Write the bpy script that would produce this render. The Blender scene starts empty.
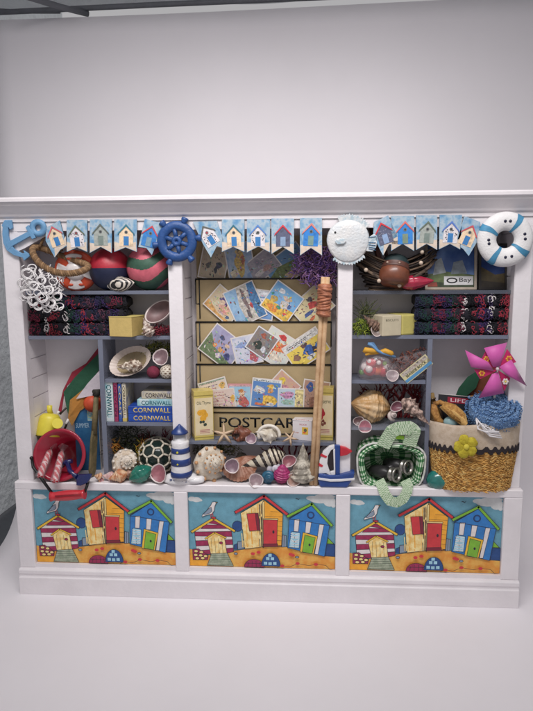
import bpy, bmesh, math, random
from mathutils import Vector, Matrix, Euler
PI = math.pi
random.seed(7)
scn = bpy.context.scene
COL = scn.collection
S = 0.01          # everything below is written in centimetres

# ------------------------------------------------------------------ camera
CP = Vector((3.443, -45.85, 26.728)); YAW, PIT, ROL, FPX = 0.066, -0.147, -0.007, 602.7
_fw = Vector((-math.sin(YAW)*math.cos(PIT), math.cos(YAW)*math.cos(PIT), math.sin(PIT)))
_rt = Vector((math.cos(YAW), math.sin(YAW), 0)); _up = _rt.cross(_fw)
_r2 = _rt*math.cos(ROL) + _up*math.sin(ROL); _u2 = -_rt*math.sin(ROL) + _up*math.cos(ROL)
cam_d = bpy.data.cameras.new('camera'); cam = bpy.data.objects.new('camera', cam_d); COL.objects.link(cam)
cam.matrix_world = Matrix(((_r2.x, _u2.x, -_fw.x, CP.x*S), (_r2.y, _u2.y, -_fw.y, CP.y*S), (_r2.z, _u2.z, -_fw.z, CP.z*S), (0, 0, 0, 1)))
cam_d.sensor_fit = 'HORIZONTAL'; cam_d.sensor_width = 36; cam_d.lens = FPX/533*36
cam_d.clip_start = 0.01; cam_d.clip_end = 50
scn.camera = cam

def at(px, py, y):
    """place in the cabinet (cm) that is seen at photo pixel px,py at depth y"""
    d = _fw + _r2*((px-266.5)/FPX) - _u2*((py-355.5)/FPX)
    return CP + d*((y-CP.y)/d.y)
def kk(px, py, y):
    return (at(px, py, y)-CP).dot(_fw)/FPX
def proj(P):
    d = Vector(P)-CP; z = d.dot(_fw); return (266.5+FPX*d.dot(_r2)/z, 355.5-FPX*d.dot(_u2)/z)
def stand(px, y, Z):
    X = 0.0
    for _ in range(6):
        p = proj((X, y, Z)); X += (px-p[0])*kk(px, p[1], y)
    return Vector((X, y, Z))

# ------------------------------------------------------------------ materials
def dull(c, q=.07):
    g = .3*c[0]+.59*c[1]+.11*c[2]
    return tuple(v*(1-q)+g*q for v in c)
def lin(v):
    v /= 255.0
    return v/12.92 if v <= 0.04045 else ((v+0.055)/1.055)**2.4
_mc = {}
def mat(rgb, rough=.55, var=.12, vs=1.5, bump=0.0, bs=6.0, metal=0.0, alpha=1.0, trans=0.0, coat=0.0, sheen=0.0, gain=1.0, rgb2=None, sss=0.0, name=None, kind='noise'):
    key = (tuple(rgb), rough, var, vs, bump, bs, metal, alpha, trans, coat, sheen, gain, tuple(rgb2) if rgb2 else None, sss, kind)
    if key in _mc: return _mc[key]
    m = bpy.data.materials.new(name or 'paint_%02x%02x%02x' % tuple(int(v) for v in rgb)); m.use_nodes = True
    nt = m.node_tree; N = nt.nodes; L = nt.links; b = N['Principled BSDF']
    rgb = dull(rgb); rgb2 = dull(rgb2) if rgb2 else None
    c = [min(.92, lin(v)*gain) for v in rgb]
    b.inputs['Roughness'].default_value = rough; b.inputs['Metallic'].default_value = metal
    b.inputs['Alpha'].default_value = alpha; b.inputs['Transmission Weight'].default_value = trans
    b.inputs['Coat Weight'].default_value = coat; b.inputs['Sheen Weight'].default_value = sheen
    if sss: b.inputs['Subsurface Weight'].default_value = sss; b.inputs['Subsurface Scale'].default_value = .003
    tc = N.new('ShaderNodeTexCoord')
    if var > 0 or rgb2:
        if kind == 'voronoi':
            n = N.new('ShaderNodeTexVoronoi'); n.inputs['Scale'].default_value = vs*100; fo = n.outputs['Distance']
        elif kind == 'wave':
            n = N.new('ShaderNodeTexWave'); n.inputs['Scale'].default_value = vs*100; n.inputs['Distortion'].default_value = 3; n.inputs['Detail'].default_value = 3
            fo = n.outputs['Fac']
        else:
            n = N.new('ShaderNodeTexNoise'); n.inputs['Scale'].default_value = vs*100; n.inputs['Detail'].default_value = 6; n.inputs['Roughness'].default_value = .6; fo = n.outputs['Fac']
        L.new(tc.outputs['Object'], n.inputs['Vector'])
        r = N.new('ShaderNodeValToRGB'); L.new(fo, r.inputs['Fac'])
        if rgb2:
            d = [min(.92, lin(v)*gain) for v in rgb2]; lo, hi = c, d
            r.color_ramp.elements[0].position = .42; r.color_ramp.elements[1].position = .58
        else:
            lo = [v*(1-var) for v in c]; hi = [min(.95, v*(1+var)) for v in c]
            r.color_ramp.elements[0].position = .3; r.color_ramp.elements[1].position = .7
        r.color_ramp.elements[0].color = (*lo, 1); r.color_ramp.elements[1].color = (*hi, 1)
        L.new(r.outputs['Color'], b.inputs['Base Color'])
    else:
        b.inputs['Base Color'].default_value = (*c, 1)
    if bump > 0:
        n2 = N.new('ShaderNodeTexNoise'); n2.inputs['Scale'].default_value = bs*100; n2.inputs['Detail'].default_value = 5
        L.new(tc.outputs['Object'], n2.inputs['Vector'])
        bp = N.new('ShaderNodeBump'); bp.inputs['Strength'].default_value = 1.0; bp.inputs['Distance'].default_value = bump*S
        L.new(n2.outputs['Fac'], bp.inputs['Height']); L.new(bp.outputs['Normal'], b.inputs['Normal'])
    _mc[key] = m
    return m
def painterly(cols, scale=1.2, seed=0, rough=.45, detail=2.0):
    """printed or painted surface whose colours wander through a small palette"""
    m = bpy.data.materials.new('printed_colours'); m.use_nodes = True
    nt = m.node_tree; N = nt.nodes; L = nt.links; b = N['Principled BSDF']; b.inputs['Roughness'].default_value = rough
    tc = N.new('ShaderNodeTexCoord'); mp = N.new('ShaderNodeMapping'); mp.inputs['Location'].default_value = (seed*3.1, seed*1.7, seed*2.3)
    n = N.new('ShaderNodeTexNoise'); n.inputs['Scale'].default_value = scale*100; n.inputs['Detail'].default_value = detail
    L.new(tc.outputs['Object'], mp.inputs['Vector']); L.new(mp.outputs['Vector'], n.inputs['Vector'])
    r = N.new('ShaderNodeValToRGB'); L.new(n.outputs['Fac'], r.inputs['Fac'])
    k = len(cols); E = r.color_ramp.elements
    while len(E) < k: E.new(.5)
    for i in range(k):
        E[i].position = .3 + .4*i/(k-1); E[i].color = (*[lin(v) for v in dull(cols[i])], 1)
    L.new(r.outputs['Color'], b.inputs['Base Color'])
    return m

# ------------------------------------------------------------------ mesh builder
class MB:
    def __init__(s, m=None):
        s.v = []; s.f = []; s.mi = []; s.sm = []; s.mats = []; s.X = Matrix.Identity(4); s.m = m; s.smooth = False
    def _mi(s, m):
        m = m or s.m
        for i, q in enumerate(s.mats):
            if q is m: return i
        s.mats.append(m); return len(s.mats)-1
    def vert(s, p):
        s.v.append(s.X @ Vector(p)); return len(s.v)-1
    def face(s, idx, m=None, sm=None):
        s.f.append(tuple(idx)); s.mi.append(s._mi(m)); s.sm.append(s.smooth if sm is None else sm)
    def box(s, x0, x1, y0, y1, z0, z1, m=None):
        i = [s.vert((x, y, z)) for x in (x0, x1) for y in (y0, y1) for z in (z0, z1)]
        for q in ((0,1,3,2), (4,6,7,5), (0,4,5,1), (2,3,7,6), (0,2,6,4), (1,5,7,3)): s.face([i[k] for k in q], m, False)
    def bbox(s, x0, x1, y0, y1, z0, z1, r=.05, m=None):
        """box with rounded-off (chamfered) edges"""
        x = (x0, x0+r, x1-r, x1); y = (y0, y0+r, y1-r, y1); z = (z0, z0+r, z1-r, z1)
        P = {}
        def g(a, b, c):
            k = (a, b, c)
            if k not in P: P[k] = s.vert((x[a], y[b], z[c]))
            return P[k]
        for a in (0, 3): s.face([g(a,1,1), g(a,2,1), g(a,2,2), g(a,1,2)], m)
        for a in (0, 3): s.face([g(1,a,1), g(2,a,1), g(2,a,2), g(1,a,2)], m)
        for a in (0, 3): s.face([g(1,1,a), g(2,1,a), g(2,2,a), g(1,2,a)], m)
        for a, a1 in ((0,1), (3,2)):
            for b, b1 in ((0,1), (3,2)):
                s.face([g(a,b1,1), g(a,b1,2), g(a1,b,2), g(a1,b,1)], m)
                s.face([g(a,1,b1), g(a,2,b1), g(a1,2,b), g(a1,1,b)], m)
                s.face([g(1,a,b1), g(2,a,b1), g(2,a1,b), g(1,a1,b)], m)
                for c, c1 in ((0,1), (3,2)): s.face([g(a,b1,c1), g(a1,b,c1), g(a1,b1,c)], m)
    def prism(s, pts, y0, y1, m=None, mside=None):
        """outline in the xz plane, extruded in y"""
        n = len(pts); a = [s.vert((p[0], y0, p[1])) for p in pts]; b = [s.vert((p[0], y1, p[1])) for p in pts]
        s.face(a, m, False); s.face(b[::-1], m, False)
        for i in range(n): s.face([a[i], b[i], b[(i+1) % n], a[(i+1) % n]], mside or m, False)
    def poly(s, pts, y, m=None):
        s.face([s.vert((p[0], y, p[1])) for p in pts], m, False)
    def strip(s, pts, w, y, m=None, closed=False):
        """a line of width w drawn in the xz plane"""
        P = [Vector((p[0], p[1])) for p in pts]
        if closed: P.append(P[0])
        for a, b in zip(P[:-1], P[1:]):
            d = b-a
            if d.length < 1e-6: continue
            d.normalize(); n = Vector((-d.y, d.x))*(w/2); e = d*(w*.35)
            s.poly([tuple(a-e+n), tuple(a-e-n), tuple(b+e-n), tuple(b+e+n)], y, m)
    def ell(s, cx, cz, rx, rz, y, m=None, n=14, a0=0, a1=360):
        s.poly([(cx+rx*math.cos(math.radians(a0+(a1-a0)*i/n)), cz+rz*math.sin(math.radians(a0+(a1-a0)*i/n))) for i in range(n+(a1-a0 < 360))], y, m)
    def grid(s, fn, nu, nv, cu=False, cv=False, m=None, fm=None, sm=True):
        A = [[s.vert(fn(i/nu, j/nv)) for j in range(nv if cv else nv+1)] for i in range(nu if cu else nu+1)]
        for i in range(nu):
            for j in range(nv):
                i2 = (i+1) % len(A); j2 = (j+1) % len(A[0])
                s.face([A[i][j], A[i2][j], A[i2][j2], A[i][j2]], fm(i/nu, j/nv) if fm else m, sm)
        return A
    def lathe(s, prof, n=24, m=None, fm=None, wob=None, sm=True, cap=True):
        """profile of (radius, z) turned round z"""
        def fn(u, v):
            t = v*(len(prof)-1); k = int(round(t)); r, z = prof[k]; a = 2*PI*u
            w = wob(a, k/(len(prof)-1)) if wob else 1
            return (r*w*math.cos(a), r*w*math.sin(a), z)
        A = s.grid(fn, n, len(prof)-1, cu=True, m=m, fm=fm, sm=sm)
        if cap:
            for k in (0, -1):
                if prof[k][0] > 1e-4: s.face([A[i][k] for i in range(n)], fm(0, 0 if k == 0 else .999) if fm else m, False)
    def tube(s, pts, r, n=6, m=None, closed=False, fr=None, sm=True):
        P = [Vector(p) for p in pts]; k = len(P)
        if k < 2: return
        rings = []; up = Vector((.13, .21, 1)).normalized()
        for i in range(k):
            a = P[(i-1) % k] if (closed or i > 0) else P[i]; b = P[(i+1) % k] if (closed or i < k-1) else P[i]
            t = (b-a)
            t = t.normalized() if t.length > 1e-9 else Vector((0, 0, 1))
            u = up - t*up.dot(t)
            if u.length < .05: u = Vector((1, 0, 0)) - t*t.x
            u.normalize(); up = u; w = t.cross(u)
            rr = r(i/(k-1)) if callable(r) else r
            rings.append([s.vert(P[i]+(u*math.cos(2*PI*j/n)+w*math.sin(2*PI*j/n))*rr) for j in range(n)])
        for i in range(k if closed else k-1):
            A = rings[i]; B = rings[(i+1) % k]
            for j in range(n): s.face([A[j], A[(j+1) % n], B[(j+1) % n], B[j]], m, sm)
        if not closed: s.face(rings[0][::-1], m, False); s.face(rings[-1], m, False)
    def ball(s, c, r, n=12, m=None, fm=None, sc=(1, 1, 1), rough=0, seed=1):
        rd = random.Random(seed); ph = [rd.uniform(0, 6) for _ in range(4)]
        def fn(u, v):
            a = 2*PI*u; b = PI*(v-.5); q = 1+rough*(math.sin(3*a+ph[0])*math.cos(2*b+ph[1])+math.sin(5*b+ph[2]+2*a))*.5
            return (c[0]+r*sc[0]*q*math.cos(b)*math.cos(a), c[1]+r*sc[1]*q*math.cos(b)*math.sin(a), c[2]+r*sc[2]*q*math.sin(b))
        s.grid(fn, n, max(4, n*2//3), cu=True, m=m, fm=fm)
    def build(s, name, parent=None, bevel=0, fix=True):
        me = bpy.data.meshes.new(name); me.from_pydata([v*S for v in s.v], [], s.f)
        for m in s.mats: me.materials.append(m)
        me.polygons.foreach_set('material_index', s.mi); me.polygons.foreach_set('use_smooth', s.sm); me.update()
        if fix:
            bm = bmesh.new(); bm.from_mesh(me); bmesh.ops.remove_doubles(bm, verts=bm.verts, dist=1e-7)
            bmesh.ops.recalc_face_normals(bm, faces=bm.faces); bm.to_mesh(me); bm.free()
        o = bpy.data.objects.new(name, me); COL.objects.link(o)
        if parent is not None: o.parent = parent
        if bevel:
            b = o.modifiers.new('bevel', 'BEVEL'); b.width = bevel*S; b.segments = 2; b.limit_method = 'ANGLE'; b.angle_limit = .6
        return o

def tag(o, label, cat, group=None):
    o['label'] = label; o['category'] = cat
    if group: o['group'] = group
    return o
def put(o, loc, rot=(0, 0, 0), sc=None):
    o.location = Vector(loc)*S
    o.rotation_euler = rot if isinstance(rot, Euler) else Euler([math.radians(a) for a in rot], 'XYZ')
    if sc: o.scale = (sc, sc, sc)
    return o
def thing(name, label, cat, loc, rot=(0, 0, 0), group=None):
    o = bpy.data.objects.new(name, None); COL.objects.link(o); o.empty_display_size = .01
    put(o, loc, rot); return tag(o, label, cat, group)
def struct(o, kind='structure'):
    o['kind'] = kind; return o
def facing(direction, roll=0):
    """rotation that turns local +z towards a direction, then rolls about it"""
    q = Vector(direction).to_track_quat('Z', 'Y')
    return (q.to_matrix() @ Matrix.Rotation(math.radians(roll), 3, 'Z')).to_euler()
def text(s, mt, name='lettering', parent=None, w=None, h=None, loc=(0, 0, 0), rot=(90, 0, 0), ext=.004, bold=0.0):
    cu = bpy.data.curves.new(name, 'FONT'); cu.body = s; cu.size = 1; cu.align_x = 'CENTER'; cu.align_y = 'CENTER'; cu.offset = bold; cu.resolution_u = 3
    to = bpy.data.objects.new(name, cu); COL.objects.link(to)
    bpy.context.view_layer.update()
    me = bpy.data.meshes.new_from_object(to.evaluated_get(bpy.context.evaluated_depsgraph_get()))
    bpy.data.objects.remove(to); bpy.data.curves.remove(cu)
    xs = [v.co.x for v in me.vertices]; ys = [v.co.y for v in me.vertices]
    W = max(xs)-min(xs); H = max(ys)-min(ys); cx = (max(xs)+min(xs))/2; cy = (max(ys)+min(ys))/2
    sx = (w/W if w else h/H)*S; sy = (h/H if h else w/W)*S
    for v in me.vertices: v.co = Vector(((v.co.x-cx)*sx, (v.co.y-cy)*sy, 0))
    bm = bmesh.new(); bm.from_mesh(me)
    r = bmesh.ops.extrude_face_region(bm, geom=bm.faces[:])
    for e in r['geom']:
        if isinstance(e, bmesh.types.BMVert): e.co.z += ext*S
    bmesh.ops.recalc_face_normals(bm, faces=bm.faces); bm.to_mesh(me); bm.free()
    me.materials.clear(); me.materials.append(mt)
    o = bpy.data.objects.new(name, me); COL.objects.link(o); o.parent = parent; put(o, loc, rot)
    return o

WHITE = mat((230, 224, 227), rough=.42, var=.045, vs=.5, bump=.022, bs=3, name='white_paint')
WHITE2 = mat((234, 227, 230), rough=.5, var=.05, vs=.5, bump=.015, bs=4, name='white_paint_inside')
BLACK = mat((18, 18, 20), rough=.45, var=0)
DECKZ = 9.59
# ================================================================== SETTING
def build_setting():
    sheet = mat((236, 231, 235), rough=.6, var=.025, vs=.08, bump=.004, bs=2, name='white_backdrop_card')
    b = MB(sheet)
    prof = [(-70, 0)] + [(y, 0) for y in range(-60, 5, 4)]
    R = 6.0; y0 = 6.0
    prof += [(y0+R*math.sin(a), R-R*math.cos(a)) for a in [PI/2*i/14 for i in range(15)]]
    prof += [(12.0+.02*(z-6)*0, z) for z in range(8, 49, 4)]
    prof += [(12.0, 49.55)]
    n = len(prof)
    xs = [-26.0+i*(72.0/36) for i in range(37)]
    rows = [[(x, y+ (.15*math.sin(x*.13+z*.05) if z > 8 else 0), z+(.009*(x) if z > 49 else 0)) for x in xs] for (y, z) in prof]
    A = [[b.vert(p) for p in r] for r in rows]
    for i in range(n-1):
        for j in range(36): b.face([A[i][j], A[i][j+1], A[i+1][j+1], A[i+1][j]], sm=True)
    o = b.build('backdrop', fix=False); struct(o)
    sm = o.modifiers.new('thick', 'SOLIDIFY'); sm.thickness = .0008; sm.offset = -1
    silver = mat((200, 204, 206), rough=.6, var=.1, vs=.25, metal=.0, gain=1.3, bump=.35, bs=1.3, name='crinkled_silver_lining')
    d = mat((104, 106, 112), rough=.6, var=.1, name='dark_tent_seam')
    b = MB(silver)
    def wall(u, v): return (-31+.5*math.sin(u*9)+.3*math.sin(v*17+u*4), -20+u*62, -1+v*66)
    b.grid(wall, 30, 30)
    b.grid(lambda u, v: (53+.5*math.sin(u*9), -20+u*62, -1+v*66), 20, 20)
    b.grid(lambda u, v: (-31+u*84, -8+v*26, 57.5+.35*math.sin(u*31)*math.sin(v*9)-v*5.0), 60, 20)
    struct(b.build('tent_lining', fix=False))
    b = MB(d)
    # dark ribs and hems of the tent that show along its top and corner
    b.tube([(-30, 12.6, 50.2), (-10, 12.6, 50.45), (10, 12.6, 50.6), (50, 12.6, 50.9)], .24, 8)
    b.tube([(-28.7, 13.2, 20), (-28.5, 13.2, 36), (-28.5, 13.2, 53)], .2, 8)
    b.tube([at(88, 14, 12.9), at(60, 7, 11.0), at(28, -3, 9.0), at(-5, -12, 7)], .28, 8)
    b.tube([at(-8, 10, 13), at(30, 12, 12.9), at(60, 12, 12.9)], .16, 8)
    tag(b.build('tent_frame'), 'dark seam and poles of the photo tent along the top edge of the white backdrop', 'tent frame')
    b = MB(mat((70, 74, 80), rough=.6)); b.box(-120, 120, -120, 60, -2.2, -1.2); struct(b.build('ground', fix=False))

# ================================================================== CABINET
L0, L1, A0, A1, B0, B1, R0, R1 = -20.0, -18.70, -7.08, -5.98, 5.83, 6.95, 18.77, 20.0
BACK = 3.8
ZTOP = 29.5
SH = {}   # shelf tops
def build_cabinet():
    root = thing('display_cabinet', 'white painted wooden seaside display cabinet with three bays and painted beach hut panels', 'cabinet', (0, 0, 0))
    b = MB(WHITE)   # cornice: crown moulding leaning outwards towards the top
    prof = [(0, 30.2), (-.12, 30.2), (-.12, 30.5), (-.3, 30.6), (-.38, 30.75), (-.75, 31.15), (-.95, 31.35), (-1.05, 31.55), (-1.2, 31.6), (-1.2, 31.82), (-1.1, 31.92), (4.2, 31.92), (4.2, 30.2)]
    n = len(prof); L = -21.2; R = 21.2
    a = [b.vert((L-(.0 if k > 10 else 0), p[0], p[1])) for k, p in enumerate(prof)]; c = [b.vert((R, p[0], p[1])) for p in prof]
    b.face(a); b.face(c[::-1])
    for i in range(n): b.face([a[i], c[i], c[(i+1) % n], a[(i+1) % n]])
    b.build('cornice', root)
    b = MB(WHITE); b.box(L0+.02, R1-.02, .0, .5, ZTOP, 30.22)
    b.prism([(L1-.1, 29.5), (L1-.1, 28.0), (L1+.5, 28.25), (-16.2, 29.3), (-16.2, 29.5)], .05, .4)
    b.build('frieze', root)
    b = MB(WHITE2); b.box(L0+.1, R1-.1, BACK, BACK+.3, 1.0, 30.2); b.build('back_panel', root)
    b = MB(WHITE2); b.box(L0+.1, R1-.1, .5, BACK, 29.7, 30.2); b.build('top_panel', root)
    for nm, x0, x1 in (('side_panel', L0, L1), ('divider', A0, A1), ('divider', B0, B1), ('side_panel', R0, R1)):
        b = MB(WHITE); b.bbox(x0, x1, 0, .9, DECKZ-.02, ZTOP+.01, .05)
        b.box(x0+.12, x1-.12, .9, BACK, DECKZ-.02, ZTOP)
        g = .1; z = DECKZ+.3     # boards with grooves between them on both inner faces
        while z < 29.4:
            z1 = min(z+1.5, 29.4)
            if x0 > L0: b.box(x0+.02, x0+.12, .9+.01, BACK-.01, z, z1, WHITE2)
            if x1 < R1: b.box(x1-.12, x1-.02, .9+.01, BACK-.01, z, z1, WHITE2)
            z = z1+g
        b.build(nm, root)
    b = MB(WHITE)    # deck
    b.bbox(L0-.15, R1+.15, -.45, BACK+.2, 8.95, DECKZ, .07); b.build('deck', root, 0)
    b = MB(WHITE)    # lower frame: rails and stiles
    b.box(L0-.1, R1+.1, -.38, .25, 2.2, 2.55)
    b.box(L0-.1, R1+.1, -.28, .25, 8.9, 8.96)
    for x0, x1 in ((L0-.15, L1-.12), (A0, A1), (B0, B1), (R0, R1+.15)):
        b.bbox(x0, x1, -.45, .2, 2.2, 8.97, .06)
    b.box(L0+.1, R1-.1, .1, BACK, 1.0, 8.96)
    b.build('lower_frame', root)
    b = MB(WHITE)    # plinth with a small moulding
    prof = [(BACK, 0), (-.75, 0), (-.75, 1.45), (-.66, 1.55), (-.66, 1.72), (-.72, 1.8), (-.72, 2.08), (-.6, 2.22), (BACK, 2.22)]
    n = len(prof); a = [b.vert((-20.15, p[0], p[1])) for p in prof]; c = [b.vert((20.15, p[0], p[1])) for p in prof]
    b.face(a); b.face(c[::-1])
    for i in range(n): b.face([a[i], c[i], c[(i+1) % n], a[(i+1) % n]])
    b.build('plinth', root, .03)
    # shelves of tinted acrylic
    acr = mat((132, 138, 158), rough=.08, var=.1, vs=.3, alpha=.68, name='smoky_acrylic')
    acr2 = mat((106, 111, 126), rough=.1, var=.05, vs=.3, alpha=.55, name='clear_acrylic')
    def shelf(x0, x1, px, py, key, y0=.6, t=.28, m=acr):
        z = at(px, py, y0).z; SH[key] = z
        b = MB(m); b.box(x0+.03, x1-.03, y0, BACK-.02, z-t, z); b.build('shelf', root, .02)
    shelf(L1, A0, 80, 291, 's1L'); shelf(L1, A0, 80, 336, 's2L')
    shelf(B1, R0, 470, 290.3, 's1R', m=acr2); shelf(B1, R0, 470, 335.3, 's2R')
    shelf(A1, B0, 250, 441.5, 'mid')
    pl = at(104, 420, .6).x; pr = at(427.5, 420, .6).x
    SH['pl'] = pl; SH['pr'] = pr
    shelf(pl+.2, A0, 140, 379.2, 's3L'); shelf(pl+.2, A0, 140, 422.5, 's4L')
    shelf(B1, pr-.2, 385, 380.3, 's3R')
    for x, t in ((pl, 's2L'), (pr, 's2R')):
        b = MB(acr); b.box(x-.19, x+.19, .55, BACK-.03, DECKZ+.01, SH[t]-.29); b.build('partition', root, .02)
    for x0, x1 in ((L1-.1, A0), (A1, B0), (B1, R0)):
        picture(x0, x1, 2.56, 8.87, root)
    return root

def picture(x0, x1, z0, z1, root):
    W = x1-x0; H = z1-z0
    def T(u, v): return (W*(u-40)/960-W/2, H*(545-v)/500)
    def TT(l): return [T(*p) for p in l]
    kw = dict(rough=.55, gain=1.12)
    sky = mat((98, 152, 172), var=.14, vs=1.6, bump=.02, bs=14, **kw); cloud = mat((196, 198, 198), var=.1, vs=2, **kw)
    mag = mat((150, 38, 78), var=.22, vs=3, **kw); wh = mat((214, 206, 204), var=.08, vs=3, **kw)
    yel = mat((222, 176, 48), var=.12, vs=3, **kw); sand = mat((216, 140, 52), rgb2=(222, 168, 76), vs=1.1, **kw)
    wood = mat((222, 180, 100), rgb2=(240, 214, 150), vs=2.2, **kw); orange = mat((232, 158, 44), var=.14, vs=2, **kw)
    red = mat((198, 52, 58), var=.12, vs=2.5, **kw); dred = mat((120, 30, 50), var=.1, **kw)
    blue = mat((44, 116, 186), var=.14, vs=2.5, **kw); navy = mat((36, 72, 130), var=.15, vs=2.5, **kw)
    green = mat((116, 172, 48), var=.14, vs=3, **kw); step = mat((136, 148, 124), rgb2=(164, 172, 148), vs=2.5, **kw)
    ink = mat((44, 38, 48), var=.05, **kw); cream = mat((226, 200, 130), var=.1, vs=3, **kw); grey = mat((128, 142, 160), var=.1, **kw)
    lb = mat((150, 196, 214), var=.2, vs=4, **kw)
    b = MB(sky); b.box(-W/2, W/2, -.02, .05, 0, H)
    lay = [-.022]
    rd = random.Random(5)
    def P(l, m, ol=True, w=.035):
        lay[0] -= .0012; b.poly(TT(l), lay[0], m)
        if ol: lay[0] -= .0006; b.strip(TT(l), w, lay[0], ink, True)
    def Lp(l, m=None, w=.035):
        lay[0] -= .0006; b.strip(TT(l), w, lay[0], m or ink)
    def E(cx, cy, rx, ry, m, ol=True, a0=0, a1=360):
        P([(cx+rx*math.cos(math.radians(a0+(a1-a0)*i/16)), cy-ry*math.sin(math.radians(a0+(a1-a0)*i/16))) for i in range(16 if a1-a0 == 360 else 17)], m, ol)
    for cx, cy, rx, ry in ((65, 92, 26, 16), (95, 96, 30, 17), (120, 100, 14, 8), (900, 80, 70, 26), (850, 72, 40, 16), (960, 92, 40, 34), (930, 60, 68, 15), (985, 118, 14, 14)):
        E(cx, cy, rx, ry, cloud, False)
    P([(738, 78), (750, 74), (760, 80), (772, 73), (762, 84), (750, 80)], ink, False)
    # sand with a wavy top
    P([(42, 500), (42, 430), (100, 440), (160, 470), (300, 440), (400, 425), (520, 405), (640, 398), (760, 405), (860, 435), (940, 458), (999, 460), (999, 544), (42, 544)], sand, False)
    P([(42, 470), (160, 490), (150, 544), (42, 544)], orange, False)
    Lp([(300, 440), (400, 424), (520, 404), (640, 398), (760, 405), (860, 435), (940, 458)], w=.03)
    # parasol, chair and fence behind the tall hut
    E(362, 268, 34, 36, navy); P([(338, 395), (360, 385), (360, 425), (338, 425)], navy); P([(362, 372), (404, 368), (404, 418), (362, 424)], grey)
    P([(656, 320), (682, 325), (680, 400), (652, 402)], grey); Lp([(668, 322), (666, 400)])
    P([(930, 372), (999, 376), (999, 458), (925, 452)], navy); P([(950, 330), (990, 372), (945, 372)], green)
    # hut 1: magenta and white stripes
    P([(78, 312), (205, 225), (322, 300), (335, 440), (300, 448), (90, 470)], wh)
    for a in ([(165, 250), (205, 228), (250, 255), (250, 262)], [(120, 290), (150, 262), (270, 262), (300, 285)], [(78, 312), (322, 302), (326, 338), (80, 340)], [(84, 372), (328, 358), (331, 392), (86, 408)], [(90, 440), (333, 414), (335, 440), (300, 448), (92, 470)]): P(a, mag)
    Lp([(60, 312), (205, 220), (342, 300)], ink, .23); Lp([(62, 311), (205, 220), (340, 299)], yel, .16)
    P([(160, 352), (210, 318), (276, 350), (290, 452), (182, 458)], wood)
    for i in range(1, 5):
        x = 160+i*24; Lp([(x+2, 350+rd.uniform(-6, 6)), (x+8, 452)], ink, .022)
    Lp([(150, 356), (210, 314), (284, 348)], ink, .15); Lp([(151, 355), (210, 314), (283, 347)], yel, .1)
    E(252, 382, 11, 8, mag)
    P([(186, 458), (292, 450), (332, 538), (158, 538)], step)
    for i in range(5): Lp([(180-5*i, 470+15*i), (296+8*i, 464+15*i)], ink, .025)
    P([(62, 430), (100, 425), (165, 470), (160, 498), (64, 500)], mag)
    for cx, cy in ((85, 442), (120, 448), (82, 468), (115, 470), (148, 474), (92, 490), (128, 488)): E(cx, cy, 14, 9, cream, True)
    # gull
    P([(132, 196), (160, 168), (190, 130), (200, 108), (222, 106), (224, 118), (216, 135), (212, 165), (195, 188), (160, 196), (130, 208)], wh)
    P([(140, 190), (172, 156), (192, 142), (196, 170), (180, 184), (150, 192)], grey); P([(222, 108), (236, 108), (224, 115)], yel)
    Lp([(190, 188), (188, 212)], red, .05); Lp([(200, 184), (206, 212)], red, .05); P([(188, 208), (222, 208), (216, 222), (196, 218)], red)
    # hut 2: tall, planked
    P([(385, 178), (535, 85), (535, 400), (410, 418)], wood)
    for i in range(14):
        x = 392+i*10.5; zt = 178-(x-385)*.6+14
        c = (wood, orange, ink, cream)[rd.randrange(4)]
        z = zt
        while z < 400:
            z2 = z+rd.uniform(30, 110); Lp([(x+rd.uniform(-2, 2), z), (x+3, min(z2, 405))], c, rd.choice((.02, .03, .05, .07))); z = z2+rd.uniform(10, 40)
    P([(535, 85), (660, 178), (650, 390), (535, 400)], orange)
    for i in range(9):
        z = 130+i*32; Lp([(max(536, 620-i*40) if i < 3 else 622, z), (655, z+3)], ink, .022)
    P([(528, 100), (540, 95), (540, 398), (528, 400)], cream)
    Lp([(352, 172), (538, 62), (688, 178)], ink, .26); Lp([(355, 171), (538, 62), (685, 177)], red, .19)
    P([(425, 180), (480, 175), (492, 290), (442, 296)], red); P([(480, 175), (500, 175), (512, 290), (492, 290)], dred)
    P([(525, 208), (628, 208), (628, 218), (525, 216)], cream); P([(532, 218), (624, 218), (620, 388), (532, 392)], red); P([(530, 380), (624, 376), (626, 396), (530, 400)], dred)
    E(598, 298, 7, 11, ink, False)
    # hut 3: blue and white
    P([(700, 210), (845, 118), (962, 245), (930, 455), (860, 440), (690, 402)], blue)
    for a in ([(735, 210), (768, 210), (760, 292), (730, 290)], [(810, 225), (845, 226), (834, 300), (804, 300)], [(896, 240), (926, 242), (888, 442), (866, 440)]): P(a, wh)
    P([(716, 292), (772, 300), (765, 402), (698, 398)], lb)
    for i in range(7): Lp([(712, 304+i*14), (735, 310+i*14+rd.uniform(-6, 6)), (762, 306+i*14)], wh, .06)
    Lp([(700, 210), (735, 212), (960, 246)], ink, .03)
    P([(790, 295), (886, 320), (860, 440), (770, 426)], yel); P([(802, 312), (870, 330), (850, 438), (786, 426)], green); E(833, 378, 7, 9, ink, False)
    E(840, 180, 22, 22, navy); E(840, 180, 14, 14, blue, False)
    Lp([(690, 192), (846, 106), (976, 246)], ink, .25); Lp([(692, 191), (846, 106), (974, 245)], green, .18)
    # beach finds
    E(470, 538, 66, 54, mag, True, 0, 180)
    for q in (-36, -12, 12, 36): Lp([(470+q, 492+abs(q)*.4), (470+q*1.2, 538)], ink, .03)
    Lp([(418, 512), (522, 512)], ink, .03)
    E(580, 528, 62, 88, navy, True, 0, 180)
    for cx, cy in ((545, 510), (575, 512), (606, 510), (560, 478), (590, 478), (575, 455)): P([(cx-11, cy-11), (cx+11, cy-11), (cx+11, cy+9), (cx-11, cy+9)], lb, False)
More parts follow.
